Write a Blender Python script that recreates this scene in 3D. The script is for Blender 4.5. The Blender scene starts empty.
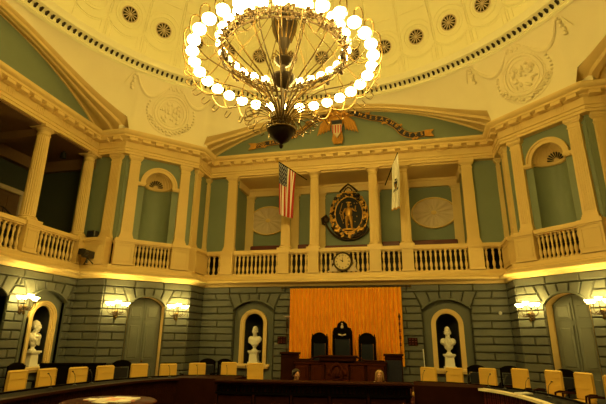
import bpy, bmesh, math, random
from math import sin, cos, pi, sqrt, atan2, radians
from mathutils import Vector, Matrix
random.seed(7)
S = bpy.context.scene
COL = S.collection
# ------------------------------------------------------------ room measures (metres)
H, W, R0 = 9.15, 5.96, 1.31          # half room, half bay width, depth of the corner returns
CY = -9.15                           # y of the room centre
Z0, Z1, Z2, Z3 = 3.795, 5.243, 8.475, 9.29

# ------------------------------------------------------------ materials
def mat(name, col, rough=.6, metal=0., noise=0., nscale=6., bump=0., bscale=30., emit=None, estr=0., sheen=0., dark=.75, spec=None, coat=0.):
    m = bpy.data.materials.new(name); m.use_nodes = True
    nt = m.node_tree; b = nt.nodes['Principled BSDF']
    b.inputs['Base Color'].default_value = (*col, 1); b.inputs['Roughness'].default_value = rough
    b.inputs['Metallic'].default_value = metal
    if spec is not None: b.inputs['Specular IOR Level'].default_value = spec
    if coat: b.inputs['Coat Weight'].default_value = coat
    tc = nt.nodes.new('ShaderNodeTexCoord')
    if noise:
        n = nt.nodes.new('ShaderNodeTexNoise'); n.inputs['Scale'].default_value = nscale; n.inputs['Detail'].default_value = 4
        r = nt.nodes.new('ShaderNodeMapRange'); r.inputs['To Min'].default_value = 1-noise; r.inputs['To Max'].default_value = 1+noise
        mx = nt.nodes.new('ShaderNodeVectorMath'); mx.operation = 'SCALE'; mx.inputs[0].default_value = col
        nt.links.new(tc.outputs['Object'], n.inputs['Vector']); nt.links.new(n.outputs['Fac'], r.inputs['Value'])
        nt.links.new(r.outputs['Result'], mx.inputs['Scale']); nt.links.new(mx.outputs[0], b.inputs['Base Color'])
    if bump:
        n = nt.nodes.new('ShaderNodeTexNoise'); n.inputs['Scale'].default_value = bscale
        bp = nt.nodes.new('ShaderNodeBump'); bp.inputs['Strength'].default_value = bump; bp.inputs['Distance'].default_value = .02
        nt.links.new(tc.outputs['Object'], n.inputs['Vector']); nt.links.new(n.outputs['Fac'], bp.inputs['Height'])
        nt.links.new(bp.outputs['Normal'], b.inputs['Normal'])
    if emit:
        b.inputs['Emission Color'].default_value = (*emit, 1); b.inputs['Emission Strength'].default_value = estr
    return m
LAMP = (1., .70, .165)
M = {}
M['dome'] = mat('dome_plaster', (.90, .86, .60), .6, noise=.04, nscale=2)
M['cream'] = mat('cream_plaster', (.74, .55, .235), .55, noise=.05, nscale=3, bump=.15)
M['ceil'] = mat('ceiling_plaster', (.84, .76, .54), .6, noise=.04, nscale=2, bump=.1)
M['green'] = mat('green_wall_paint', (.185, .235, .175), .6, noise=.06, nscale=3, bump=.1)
M['stone'] = mat('grey_green_painted_stone', (.112, .122, .112), .55, noise=.10, nscale=4, bump=.25, bscale=12)
M['doorp'] = mat('grey_green_door_paint', (.12, .135, .12), .5, noise=.06, nscale=5)
M['joint'] = mat('dark_joint_paint', (.05, .052, .042), .8)
M['marble'] = mat('white_marble', (.80, .78, .70), .4, noise=.05, nscale=8)
M['black'] = mat('black_paint_and_shade', (.008, .009, .012), .7)  # black paint, also used to paint the shade behind the balusters
M['wood'] = mat('dark_mahogany', (.030, .009, .005), .5, noise=.35, nscale=5, spec=.02)
M['redwood'] = mat('reddish_mahogany', (.058, .014, .006), .45, noise=.3, nscale=6, spec=.02)
M['blackwood'] = mat('black_walnut', (.005, .0035, .003), .6, noise=.3, nscale=6, spec=.02)
M['leather'] = mat('golden_tan_leather', (.74, .49, .10), .5, noise=.07, nscale=5, bump=.15, bscale=60)
M['bleather'] = mat('dark_blue_black_leather', (.012, .016, .028), .3)
M['curtain'] = mat('orange_curtain', (.93, .42, .012), .7, noise=.06, nscale=3)
M['maroon'] = mat('maroon_leather', (.10, .010, .012), .5, noise=.15, nscale=9)
M['brass'] = mat('brass', (.13, .078, .022), .45, .85)
M['bronze'] = mat('dark_bronze', (.05, .028, .012), .5, .5, noise=.3, nscale=20)
M['dkbronze'] = mat('blackened_bronze', (.028, .018, .012), .35, .6)
M['gilt'] = mat('gilding', (.60, .33, .06), .45, .6, noise=.2, nscale=14)
M['dullgilt'] = mat('dull_gilding', (.55, .27, .05), .5, .35, noise=.3, nscale=9)
M['navy'] = mat('navy_paint', (.012, .014, .035), .5)
M['red'] = mat('flag_red', (.50, .03, .03), .8)
M['white'] = mat('white_cloth', (.85, .82, .74), .8)
M['blue'] = mat('flag_blue', (.012, .018, .07), .8)
M['paper'] = mat('white_paper', (.85, .82, .78), .7, noise=.05)
M['pink'] = mat('pink_paper', (.80, .42, .34), .7)
M['dial'] = mat('cream_clock_dial', (.66, .52, .24), .5)
M['shadegreen'] = mat('shaded_green_wall', (.05, .062, .045), .6, noise=.06)  # side gallery green, darkened to put the light falloff into the colour
M['shadesoffit'] = mat('shaded_soffit', (.20, .11, .045), .6, noise=.1)  # cream soffit coloured brown to paint in the gallery shade
M['tan'] = mat('tan_oval_plaster', (.62, .50, .34), .6, noise=.08, nscale=5)
M['carpet'] = mat('dark_red_carpet', (.10, .02, .02), .9, noise=.2, nscale=20)
M['plast'] = mat('black_plastic', (.015, .015, .015), .4)
M['white_plastic'] = mat('white_plastic', (.8, .8, .78), .4)
M['skin'] = mat('skin', (.50, .25, .14), .5)
M['dhair'] = mat('dark_hair', (.02, .012, .008), .5)
M['lhair'] = mat('light_brown_hair', (.42, .25, .10), .5)
M['dsuit'] = mat('dark_suit_cloth', (.02, .02, .028), .8)
M['shirt'] = mat('beige_blouse_cloth', (.45, .36, .25), .8)
M['louvre'] = mat('brown_louvred_door', (.16, .09, .045), .5, noise=.2)
M['globe'] = mat('lit_opal_glass', (.9, .9, .85), .3, emit=LAMP, estr=34.)
M['dimglobe'] = mat('faintly_lit_opal_glass', (.9, .8, .4), .3, emit=LAMP, estr=1.2)
M['shade'] = mat('lit_sconce_glass', (.9, .9, .85), .3, emit=LAMP, estr=30.)

# ------------------------------------------------------------ mesh builder
class MB:
    def __init__(s): s.v = []; s.f = []; s.mi = []
    def add(s, vs, fs, mi=0):
        o = len(s.v); s.v += [tuple(p) for p in vs]
        for f in fs: s.f.append(tuple(o+i for i in f)); s.mi.append(mi)
    def box(s, x0, x1, y0, y1, z0, z1, mi=0):
        s.add([(x0,y0,z0),(x1,y0,z0),(x1,y1,z0),(x0,y1,z0),(x0,y0,z1),(x1,y0,z1),(x1,y1,z1),(x0,y1,z1)],
              [(0,3,2,1),(4,5,6,7),(0,1,5,4),(1,2,6,5),(2,3,7,6),(3,0,4,7)], mi)
    def frus(s, cx, cy, a, b, z0, a2, b2, z1, mi=0):        # box with different bottom / top half sizes
        s.add([(cx-a,cy-b,z0),(cx+a,cy-b,z0),(cx+a,cy+b,z0),(cx-a,cy+b,z0),(cx-a2,cy-b2,z1),(cx+a2,cy-b2,z1),(cx+a2,cy+b2,z1),(cx-a2,cy+b2,z1)],
              [(0,3,2,1),(4,5,6,7),(0,1,5,4),(1,2,6,5),(2,3,7,6),(3,0,4,7)], mi)
    def lathe(s, prof, c=(0,0,0), n=20, a0=0., a1=2*pi, flute=0, fd=.06, mi=0, sx=1., sy=1., cap=True):
        full = abs(a1-a0-2*pi) < 1e-6; m = n if full else n+1; vs = []
        for r, z in prof:
            for i in range(m):
                a = a0+(a1-a0)*i/n
                q = r*(1-fd*(.5-.5*cos(a*flute))) if flute else r
                vs.append((c[0]+sx*q*cos(a), c[1]+sy*q*sin(a), c[2]+z))
        fs = []
        for j in range(len(prof)-1):
            for i in range(n):
                k = (i+1) % m if full else i+1
                fs.append((j*m+i, j*m+k, (j+1)*m+k, (j+1)*m+i))
        if full and cap:
            if prof[0][0] > 1e-4: fs.append(tuple(range(m-1, -1, -1)))
            if prof[-1][0] > 1e-4: fs.append(tuple((len(prof)-1)*m+i for i in range(m)))
        s.add(vs, fs, mi)
    def tube(s, pts, r, n=6, closed=False, mi=0, flat=1.):
        pts = [Vector(p) for p in pts]; N = len(pts); rs = r if isinstance(r, (list, tuple)) else [r]*N
        vs = []; prev = None
        for i, p in enumerate(pts):
            t = (pts[(i+1) % N]-pts[i-1]) if closed else (pts[min(i+1, N-1)]-pts[max(i-1, 0)])
            if t.length < 1e-9: t = Vector((0,0,1))
            t.normalize()
            if prev is None: prev = t.orthogonal()
            u = (prev-t*prev.dot(t))
            if u.length < 1e-6: u = t.orthogonal()
            u.normalize(); w = t.cross(u); prev = u
            for k in range(n):
                a = 2*pi*k/n; vs.append(p+(u*cos(a)+w*sin(a)*flat)*rs[i])
        fs = []; L = N if closed else N-1
        for i in range(L):
            j = (i+1) % N
            for k in range(n):
                l = (k+1) % n; fs.append((i*n+k, i*n+l, j*n+l, j*n+k))
        if not closed: fs += [tuple(range(n-1, -1, -1)), tuple((N-1)*n+k for k in range(n))]
        s.add(vs, fs, mi)
    def ell(s, c, r, n=10, m=7, mi=0, rot=None):
        vs = []; 
        if not hasattr(r, '__len__'): r = (r, r, r)
        for j in range(1, m):
            b = pi*j/m
            for i in range(n):
                a = 2*pi*i/n; vs.append(Vector((r[0]*sin(b)*cos(a), r[1]*sin(b)*sin(a), r[2]*cos(b))))
        vs += [Vector((0,0,r[2])), Vector((0,0,-r[2]))]
        if rot: vs = [rot @ v for v in vs]
        vs = [v+Vector(c) for v in vs]; t = (m-1)*n; fs = []
        for j in range(m-2):
            for i in range(n):
                k = (i+1) % n; fs.append((j*n+i, (j+1)*n+i, (j+1)*n+k, j*n+k))
        for i in range(n):
            k = (i+1) % n; fs += [(t, i, k), (t+1, (m-2)*n+k, (m-2)*n+i)]
        s.add(vs, fs, mi)
    def poly(s, pts, y0, y1, mi=0, inset=0.):               # polygon in xz extruded in y; y0 = front (towards room)
        n = len(pts); cx = sum(p[0] for p in pts)/n; cz = sum(p[1] for p in pts)/n
        fr = pts
        if inset:
            fr = []
            for i in range(n):
                a, b, c = Vector(pts[i-1]), Vector(pts[i]), Vector(pts[(i+1) % n])
                d1 = (b-a).normalized(); d2 = (c-b).normalized()
                n1 = Vector((-d1.y, d1.x)); n2 = Vector((-d2.y, d2.x))
                if n1.dot(Vector((cx, cz))-b) < 0: n1 = -n1
                if n2.dot(Vector((cx, cz))-b) < 0: n2 = -n2
                q = (n1+n2); q = q/max(.3, q.length_squared/2) if q.length > 1e-6 else n1
                fr.append(tuple(b+q*inset))
        vs = [(p[0], y1, p[1]) for p in pts]+[(p[0], y0, p[1]) for p in fr]
        s.add(vs, [tuple(range(n-1, -1, -1)), tuple(range(n, 2*n))]+[(i, (i+1) % n, n+(i+1) % n, n+i) for i in range(n)], mi)
    def grid(s, nu, nv, fn, mi=0, closed=False):
        vs = [fn(i/nu, j/nv) for j in range(nv+1) for i in range(nu+(0 if closed else 1))]
        m = nu if closed else nu+1
        fs = [(j*m+i, j*m+(i+1) % m, (j+1)*m+(i+1) % m, (j+1)*m+i) for j in range(nv) for i in range(nu)]
        s.add(vs, fs, mi)
    def build(s, name, m, parent=None, smooth=True, loc=(0,0,0), rz=0., bev=0., recalc=True):
        me = bpy.data.meshes.new(name); me.from_pydata(s.v, [], s.f)
        ms = m if isinstance(m, (list, tuple)) else [m]
        for k in ms: me.materials.append(M[k])
        for p, k in zip(me.polygons, s.mi): p.material_index = k
        if recalc:
            b = bmesh.new(); b.from_mesh(me); bmesh.ops.recalc_face_normals(b, faces=b.faces)
            if bev: bmesh.ops.bevel(b, geom=b.edges[:], offset=bev, segments=1, affect='EDGES', clamp_overlap=True)
            b.to_mesh(me); b.free()
        if smooth:
            me.shade_smooth()
            try: me.set_sharp_from_angle(angle=radians(35))
            except Exception: pass
        o = bpy.data.objects.new(name, me); COL.objects.link(o); o.location = loc; o.rotation_euler = (0,0,rz)
        if parent: o.parent = parent
        return o
def tag(o, label=None, cat=None, group=None, kind=None):
    if label: o['label'] = label
    if cat: o['category'] = cat
    if group: o['group'] = group
    if kind: o['kind'] = kind
    return o
def thing(name, label, cat, loc=(0,0,0), rz=0., group=None):
    o = bpy.data.objects.new(name, None); o.empty_display_size = .2; COL.objects.link(o)
    o.location = loc; o.rotation_euler = (0,0,rz); return tag(o, label, cat, group)
def kids(o): return [c for c in bpy.data.objects if c.parent == o]
def copy_tree(o, parent=None):
    c = o.copy(); COL.objects.link(c)
    if parent: c.parent = parent
    for ch in kids(o): copy_tree(ch, c)
    return c
def dup(o, label, loc, rz, group=None):
    c = copy_tree(o); c.location = loc; c.rotation_euler = (0,0,rz); c['label'] = label
    if group: c['group'] = group
    return c
def struct(mb, name, m, label=None, cat=None, **k):
    o = mb.build(name, m, **k); o['kind'] = 'structure'
    if label: o['label'] = label
    return o
# wall frames: local x runs along the wall, local -y points into the room
def frame(which, p=0.):
    if which == 'front': return (0, -p, 0), 0.
    if which == 'left': return (-H+p, CY, 0), pi/2
    if which == 'right': return (H-p, CY, 0), -pi/2
    if which == 'back': return (0, 2*CY+p, 0), pi
    cx = (W+H-R0)/2; q = p/sqrt(2)
    sx = -1 if 'left' in which else 1; sy = 1 if 'front' in which else -1
    yy = CY+sy*(cx-q)
    return (sx*(cx-q), yy, 0), {(-1,1): pi/4, (1,1): -pi/4, (-1,-1): 3*pi/4, (1,-1): -3*pi/4}[(sx,sy)]
def place(fr, x, y=0., z=0.):
    (ox, oy, oz), a = fr; return (ox+x*cos(a)-y*sin(a), oy+x*sin(a)+y*cos(a), oz+z)
def plan(p):                                                 # closed plan outline offset p into the room, centred coords
    q = [(W-p, H-p), (W-p, H-R0-p*.4142), (H-R0-p*.4142, W-p), (H-p, W-p)]
    out = []
    for k in range(4):
        a = -k*pi/2
        out += [(x*cos(a)-y*sin(a), x*sin(a)+y*cos(a)) for x, y in (q if k % 2 == 0 else q)]
    # order clockwise from the front-right corner: right side continues with the next rotated quadrant reversed
    return out
def sweep_plan(mb, prof, mi=0):
    rows = [[(x, y+CY, z) for x, y in plan(p)] for p, z in prof]; n = len(rows[0]); vs = [v for r in rows for v in r]; m = len(rows)
    mb.add(vs, [(j*n+i, j*n+(i+1) % n, ((j+1) % m)*n+(i+1) % n, ((j+1) % m)*n+i) for j in range(m) for i in range(n)], mi)

# ------------------------------------------------------------ segmental arch helper
def seg_arch(hw, spring, rise, n=12, cx=0.):                  # points left->right along the arch
    Rr = (hw*hw+rise*rise)/(2*rise); cz = spring+rise-Rr; a = math.asin(hw/Rr)
    return [(cx+Rr*sin(-a+2*a*i/n), cz+Rr*cos(-a+2*a*i/n)) for i in range(n+1)]
def plate_with_openings(mb, x0, x1, z0, z1, ops, y0, y1, mi=0):
    # ops: (cx, hw, zbottom, [arch pts]) sorted by cx ; built as strips
    xs = x0
    for cx, hw, zb, arc in ops:
        mb.box(xs, cx-hw, y0, y1, z0, z1, mi)
        if zb > z0: mb.box(cx-hw, cx+hw, y0, y1, z0, zb, mi)
        for a, b in zip(arc, arc[1:]):
            mb.poly([a, b, (b[0], z1), (a[0], z1)], y0, y1, mi)
        xs = cx+hw
    mb.box(xs, x1, y0, y1, z0, z1, mi)

# ------------------------------------------------------------ coursed lower walls
COURSE = .2513
def masonry(name, fr, x0, x1, ops, label):
    """ops: (cx, hw, spring, rise)"""
    mb = MB(); d = .055
    arcs = [(cx, hw, 0., seg_arch(hw, sp, ri, 12, cx)) for cx, hw, sp, ri in ops]
    plate_with_openings(mb, x0, x1, 0, Z0+.1, arcs, 0, .25, 1)
    fan = .26
    k = 0; z = Z0
    while z > .05:
        zt, zb = z-.009, max(z-COURSE+.009, .0)
        bounds = []
        cur = x0
        segs = []
        for cx, hw, sp, ri in ops:
            if k == 0: continue
            def edge(s, zz, cx=cx, hw=hw, sp=sp):
                return cx+s*(hw+.012+max(0, zz-sp)/(Z0-COURSE-sp)*fan) if zz > sp else cx+s*(hw+.012)
            segs.append((lambda zz, c=cur: c if not callable(c) else c(zz), lambda zz, e=edge: e(-1, zz)))
            cur = (lambda zz, e=edge: e(1, zz))
        segs.append((lambda zz, c=cur: c if not callable(c) else c(zz), lambda zz: x1))
        for L, Rf in segs:
            w = Rf(zb)-L(zb)
            if w < .12: continue
            n = max(1, round(w/1.1)); st = (k % 2)
            cuts = [i/n for i in range(n+1)] if not st else ([0]+[(i+.5)/n for i in range(n)]+[1])
            for a, b in zip(cuts, cuts[1:]):
                def X(f, zz): return L(zz)+(Rf(zz)-L(zz))*f
                g = .009
                if X(b, zb)-X(a, zb) < .08: continue
                mb.poly([(X(a, zb)+g, zb), (X(b, zb)-g, zb), (X(b, zt)-g, zt), (X(a, zt)+g, zt)], -d, .01, 0, inset=.022)
        z -= COURSE; k += 1
    for cx, hw, sp, ri in ops:                              # fan of voussoirs
        n = 5; arc = seg_arch(hw, sp, ri, n*4, cx)
        for i in range(n):
            seg = arc[i*4:i*4+5]; ft = Z0-COURSE-.009
            ta = cx-hw-fan+(2*(hw+fan))*i/n; tb = cx-hw-fan+(2*(hw+fan))*(i+1)/n
            pts = [(p[0], p[1]+.012) for p in seg]; pts[0] = (pts[0][0]+.01, pts[0][1]); pts[-1] = (pts[-1][0]-.01, pts[-1][1])
            mb.poly(pts+[(tb-.012, ft), (ta+.012, ft)], -d-(.03 if i == 2 else 0.0), .01, 0, inset=.022)
    return struct(mb, name, ['stone', 'joint'], label, loc=fr[0], rz=fr[1])
SP, RI = 2.95, .31
FN = .79
fL = frame('front', .32)
masonry('wall_front', fL, -5.6, 5.6, [(-3.45, FN, SP, RI), (3.54, FN, SP, RI)], 'grey-green coursed masonry wall behind the rostrum')
masonry('wall_left', frame('left', .32), -5.6, 5.6, [(2.16, FN, SP, RI), (4.43, FN, SP, RI)], 'grey-green coursed masonry wall at far left')
masonry('wall_right', frame('right', .32), -5.6, 5.6, [], 'grey-green coursed wall at the right')
masonry('wall_back', frame('back', .32), -5.6, 5.6, [], 'grey-green coursed wall behind the viewer')
DHW = .62
for s in ('left', 'right'):
    masonry('wall_front_'+s, frame('front'+s, .32), -1.47, 1.47, [(0, DHW, SP, RI)], 'grey-green coursed corner wall with an arched door, '+s+' side')
    masonry('wall_back_'+s, frame('back'+s, .32), -1.47, 1.47, [], 'grey-green corner wall behind the viewer, '+s)
# the short returns of the corner blocks
RL = R0-.37+.37
def ret(name, loc, rz, x0, x1):
    masonry(name, (loc, rz), x0, x1, [], 'short grey-green masonry return of a corner block')
yc = -.32; yC = -R0-.4142*.32
for sx, nm in ((-1, 'left'), (1, 'right')):
    ln = yc-yC
    ret('wall_return_'+nm, (sx*(W-.32), (yc+yC)/2, 0), -sx*pi/2, -ln/2-.02, ln/2+.02)
    xa, xb = H-.32, H-R0-.4142*.32
    ret('wall_side_return_'+nm, (sx*(xa+xb)/2, CY+W-.32, 0), 0, -(xa-xb)/2-.02, (xa-xb)/2+.02)
mb = MB(); mb.box(-13, 13, -19, 3, -.1, 0)
struct(mb, 'floor', 'carpet', 'dark carpeted floor')

# ------------------------------------------------------------ ledge, plinth, entablature
mb = MB()
sweep_plan(mb, [(.2, Z0+.0), (.40, Z0), (.44, Z0+.05), (.47, Z0+.09), (.58, Z0+.11), (.64, Z0+.14), (.64, Z0+.20), (.58, Z0+.23), (.5, Z0+.27), (.42, Z0+.29), (.40, Z0+.33), (.34, Z0+.36), (.34, Z0+.46), (.30, Z0+.5), (-.2, Z0+.5), (-.2, Z0)])
struct(mb, 'trim_1', 'cream', 'cream moulded ledge running round the chamber under the balustrade')
mb = MB()
sweep_plan(mb, [(-.25, Z2), (.24, Z2), (.24, Z2+.09), (.27, Z2+.10), (.27, Z2+.19), (.31, Z2+.21), (.31, Z2+.24), (.25, Z2+.25), (.25, Z2+.48), (.30, Z2+.50), (.34, Z2+.53), (.34, Z2+.55), (.50, Z2+.59), (.50, Z2+.66), (.55, Z2+.68), (.60, Z2+.74), (.62, Z3-.02), (.62, Z3), (.1, Z3+.03), (-.4, Z3+.03), (-.4, Z2)])
def along_plan(p, step, fn):
    q = plan(p)
    for i in range(len(q)):
        a = Vector(q[i]); b = Vector(q[(i+1) % len(q)]); L = (b-a).length; n = max(1, int(round(L/step))); t = (b-a)/L
        nn = Vector((t.y, -t.x))
        mid = (a+b)/2
        for k in range(n): fn(a+t*(L*(k+.5)/n), t, nn, L)
def mut(c, t, nn, L):
    if c.y < -4: return
    for s0, s1, za, zb in ((0., .2, Z2+.46, Z2+.59),):
        vs = []
        for z in (za, zb):
            for u, v in ((-.15, 0), (.15, 0), (.15, .18), (-.15, .18)):
                w = c+t*u+nn*v; vs.append((w.x, w.y+CY, z+(.0 if v == 0 else .02 if z == za else 0)))
        mb.add(vs, [(0,3,2,1),(4,5,6,7),(0,1,5,4),(1,2,6,5),(2,3,7,6),(3,0,4,7)])
q0 = plan(.3); a = Vector(q0[0]); b = Vector(q0[1])
along_plan(.30, .50, mut)
def trig(c, t, nn, L):                                       # grouped flutes on the frieze
    if c.y < -4: return
    for u0 in (-.14, -.07, 0, .07, .14):
        vs = []
        for z in (Z2+.26, Z2+.46):
            for u, v in ((u0-.02, -.02), (u0+.02, -.02), (u0+.02, .018), (u0-.02, .018)):
                w = c+t*u+nn*v; vs.append((w.x, w.y+CY, z))
        mb.add(vs, [(0,3,2,1),(4,5,6,7),(0,1,5,4),(1,2,6,5),(2,3,7,6),(3,0,4,7)])
along_plan(.25, 1.18, trig)
struct(mb, 'trim_2', 'cream', 'cream entablature with a block cornice over the gallery columns')

# ------------------------------------------------------------ lunettes, arch bands, pendentives, ring, dome
RA, ZA = 11.16, -.06
def zarch(x, r=RA): return ZA+sqrt(r*r-x*x)
XC = 5.42
def dep(x): return .50+1.02*(abs(x)/XC)**4
def side_edge(n=28):
    out = []
    for i in range(n+1):
        x = -XC+2*XC*i/n; out.append((x, H-dep(x), zarch(x)+.10))
    return out
def rot_list(pts, k):
    a = -k*pi/2; return [(x*cos(a)-y*sin(a), x*sin(a)+y*cos(a), z) for x, y, z in pts]
bottom = []
se = side_edge(); cA = se[-1]; cB = (cA[1], cA[0])
ch = [(cA[0]+(cB[0]-cA[0])*i/24, cA[1]+(cB[1]-cA[1])*i/24, 9.25+(cA[2]-9.25)*abs(1-i/12)**30) for i in range(1, 24)]
for k in range(4): bottom += rot_list(se, k)+rot_list(ch, k)
RR, ZR = 8.5, 11.42
def loft_pt(b, s):
    th = atan2(b[1], b[0]); rb = sqrt(b[0]**2+b[1]**2); h = ZR-b[2]
    r = rb+(RR-rb)*s+.22*sin(pi*s)*min(1, h/2.1); z = b[2]+h*s
    return (r*cos(th), r*sin(th)+CY, z)
mb = MB(); NV = 10; n = len(bottom)
vs = [loft_pt(b, j/NV) for j in range(NV+1) for b in bottom]
mb.add(vs, [(j*n+i, j*n+(i+1) % n, (j+1)*n+(i+1) % n, (j+1)*n+i) for j in range(NV) for i in range(n)])
ceil_o = struct(mb, 'ceiling', 'ceil', 'cream curved ceiling carrying the dome')
for k, nm in enumerate(('front', 'right', 'back', 'left')):
    prof = [(0., 0., 0.), (.04, .0, 1), (.05, .05, 0), (.22, .05, 0), (.24, .0, 0), (.32, .0, 0), (.34, -.045, 0), (.45, -.045, 0), (.47, .02, 0), (.58, .02, 0), (.60, -.03, 0), (.74, -.03, 0), (.78, .04, 0), (.92, .06, 0), (1., .10, 0)]
    mb = MB(); N = 36; vs = []
    for (s, dr, _) in prof:
        for i in range(N+1):
            x = -6.16+12.32*i/N; r = RA+dr; xx = max(-XC, min(XC, x))
            vs.append((x*r/RA if 0 else x, -dep(xx)*s, zarch(x, r)))
    m = N+1
    mb.add(vs, [(j*m+i, j*m+i+1, (j+1)*m+i+1, (j+1)*m+i) for j in range(len(prof)-1) for i in range(N)])
    loc, rz = frame(nm, 0)
    struct(mb, 'trim_%d' % (3+k), 'cream', 'cream moulded band of the shallow arch', loc=loc, rz=rz)
    mb = MB(); arc = [(-6.2+12.4*i/30, zarch(-6.2+12.4*i/30)+.1) for i in range(31)]
    for a, b in zip(arc, arc[1:]): mb.poly([(a[0], 8.9), (b[0], 8.9), b, a], .0, .15)
    struct(mb, 'wall_lunette_'+nm, 'green', 'green lunette wall under the shallow arch', loc=loc, rz=rz)
for nm in ('frontleft', 'frontright'):
    fa = frame(nm, .14); mb = MB(); mb.box(-1.75, 1.75, 0, .3, 9.2, 9.9); struct(mb, 'wall_attic_'+nm[5:], 'ceil', 'cream strip above the corner cornice', loc=fa[0], rz=fa[1])
# ring cornice
mb = MB()
mb.lathe([(8.55, 11.30), (8.47, 11.34), (8.50, 11.40), (8.44, 11.43), (8.44, 11.56), (8.20, 11.58), (8.17, 11.66), (8.12, 11.70), (8.07, 11.76), (8.07, 11.80), (8.5, 11.84), (9.1, 11.84), (9.1, 11.3)], (0, CY, 0), 128, cap=False)
struct(mb, 'trim_7', 'dome', 'cream ring cornice at the foot of the dome')
mb = MB()
for k in range(276):
    a = 2*pi*k/276
    if sin(a) < -.2: continue
    R_ = Matrix.Rotation(a, 3, 'Z')
    vs = []
    for z, r_in in ((11.45, 8.43), (11.50, 8.35), (11.56, 8.30)):
        for rr, u in ((8.45, -.032), (8.45, .032), (r_in, .032), (r_in, -.032)):
            p = R_ @ Vector((rr, u, z)); vs.append((p.x, p.y+CY, p.z))
    mb.add(vs, [(0,3,2,1), (8,9,10,11)]+[(j*4+i, j*4+(i+1) % 4, j*4+4+(i+1) % 4, j*4+4+i) for j in range(2) for i in range(4)])
struct(mb, 'trim_8', 'dkbronze', 'row of small dark brackets under the dome ring')
ZD, RD = 10.7, 9.06
def dome(th, z, off=0.):
    r = sqrt(max(0, RD*RD-(z-ZD)**2)); f = 1-off/RD
    return Vector((r*f*cos(th), r*f*sin(th)+CY, ZD+(z-ZD)*f))
mb = MB(); N = 24
prof = []
for i in range(N+1):
    e = math.asin((11.8-ZD)/RD); t = e+(pi/2-e)*i/N; prof.append((RD*cos(t), ZD+RD*sin(t)))
prof[-1] = (0.0, ZD+RD)
mb.lathe(prof, (0, CY, 0), 96, cap=False)
struct(mb, 'ceiling_dome', 'dome', 'cream dome')
# dome plaster mouldings : ribs, rings, swags
mb = MB(); ZV = 13.55
angs = [5.2+9*k for k in range(3, 18)]
def dcirc(a, rad, t0, t1, off, n=20):
    pts = []
    for i in range(n+1):
        t = t0+(t1-t0)*i/n; pts.append(dome(a+rad*cos(t)/8.55, ZV+rad*sin(t)*.96, off))
    return pts
for d in angs:
    a = radians(d)
    mb.tube(dcirc(a, .50, 0, 2*pi, .01, 24)[:-1], .035, 5, closed=True)
    mb.tube(dcirc(a, .40, 0, 2*pi, .01, 24)[:-1], .02, 5, closed=True)
    mb.tube(dcirc(a, .80, radians(205), radians(335), .01, 14), .04, 5)
    mb.tube(dcirc(a, .88, radians(215), radians(325), .01, 14), .018, 5)
    h = radians(4.5)
    for s in (-.72, .72):
        mb.tube([dome(a+h*s, z, .01) for z in (12.15, 12.4, 12.7, 12.95)], .025, 5)
    mb.tube([dome(a+h*u, 12.15, .01) for u in (-.72, -.36, 0, .36, .72)], .025, 5)
    mb.tube([dome(a+h*u, 12.93-.18*(1-abs(u)/.72), .01) for u in (-.72, -.36, 0, .36, .72)], .02, 5)
    for s in (-1,):
        mb.tube([dome(a+h*s*.94, z, .01) for z in (12.1, 13, 14, 15, 16, 17)], .03, 5)
        mb.tube([dome(a-h*1.06, z, .01) for z in (12.1, 13, 14, 15, 16, 17)], .03, 5)
    mb.tube([dome(a+h*u, 14.55, .01) for u in (-.8, -.4, 0, .4, .8)], .025, 5)
    mb.tube(dcirc(a, .66, radians(30), radians(150), .01, 12), .025, 5)
for z in (12.0, 12.05): mb.tube([dome(2*pi*i/96, z, .01) for i in range(96)], .03, 5, closed=True)
struct(mb, 'trim_9', 'dome', 'low relief panels and rings on the dome')
words = ['', 'leftmost', 'second from the left', 'third from the left', 'fourth from the left', 'fifth from the left', 'sixth from the left', 'seventh from the left', 'eighth from the left', 'ninth from the left', 'tenth from the left', 'eleventh from the left', 'rightmost']
def rosette(d, label):
    a = radians(d); c = dome(a, ZV, .01); nrm = (Vector((0, CY, ZD))-c).normalized()
    t = thing('dome_vent', label, 'vent', c, 0, 'dark round vents in the dome')
    up = Vector((0,0,1)); up = (up-nrm*up.dot(nrm)).normalized(); rt = up.cross(nrm)
    t.rotation_euler = Matrix((rt, up, nrm)).transposed().to_euler()
    m1 = MB(); m1.lathe([(0, .0), (.29, .0), (.29, .02), (0, .021)], (0,0,.0), 24); m1.build('grille_backing', 'dkbronze', t)
    m2 = MB()
    m2.tube([(.29*cos(2*pi*i/24), .29*sin(2*pi*i/24), .03) for i in range(24)], .022, 6, closed=True)
    for i in range(12):
        q = 2*pi*i/12
        m2.tube([(.06*cos(q), .06*sin(q), .035), (.16*cos(q), .16*sin(q), .05), (.27*cos(q), .27*sin(q), .035)], [.012, .022, .012], 5)
    m2.ell((0,0,.04), (.06, .06, .03)); m2.build('rosette', 'tan', t)
vis = [149.75-9.02*k for k in range(12)][::1]
for i, d in enumerate([5.2+9*k for k in range(16, 4, -1)]):
    rosette(d, 'round dark vent with pale petals in the dome band, '+words[i+1])
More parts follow.
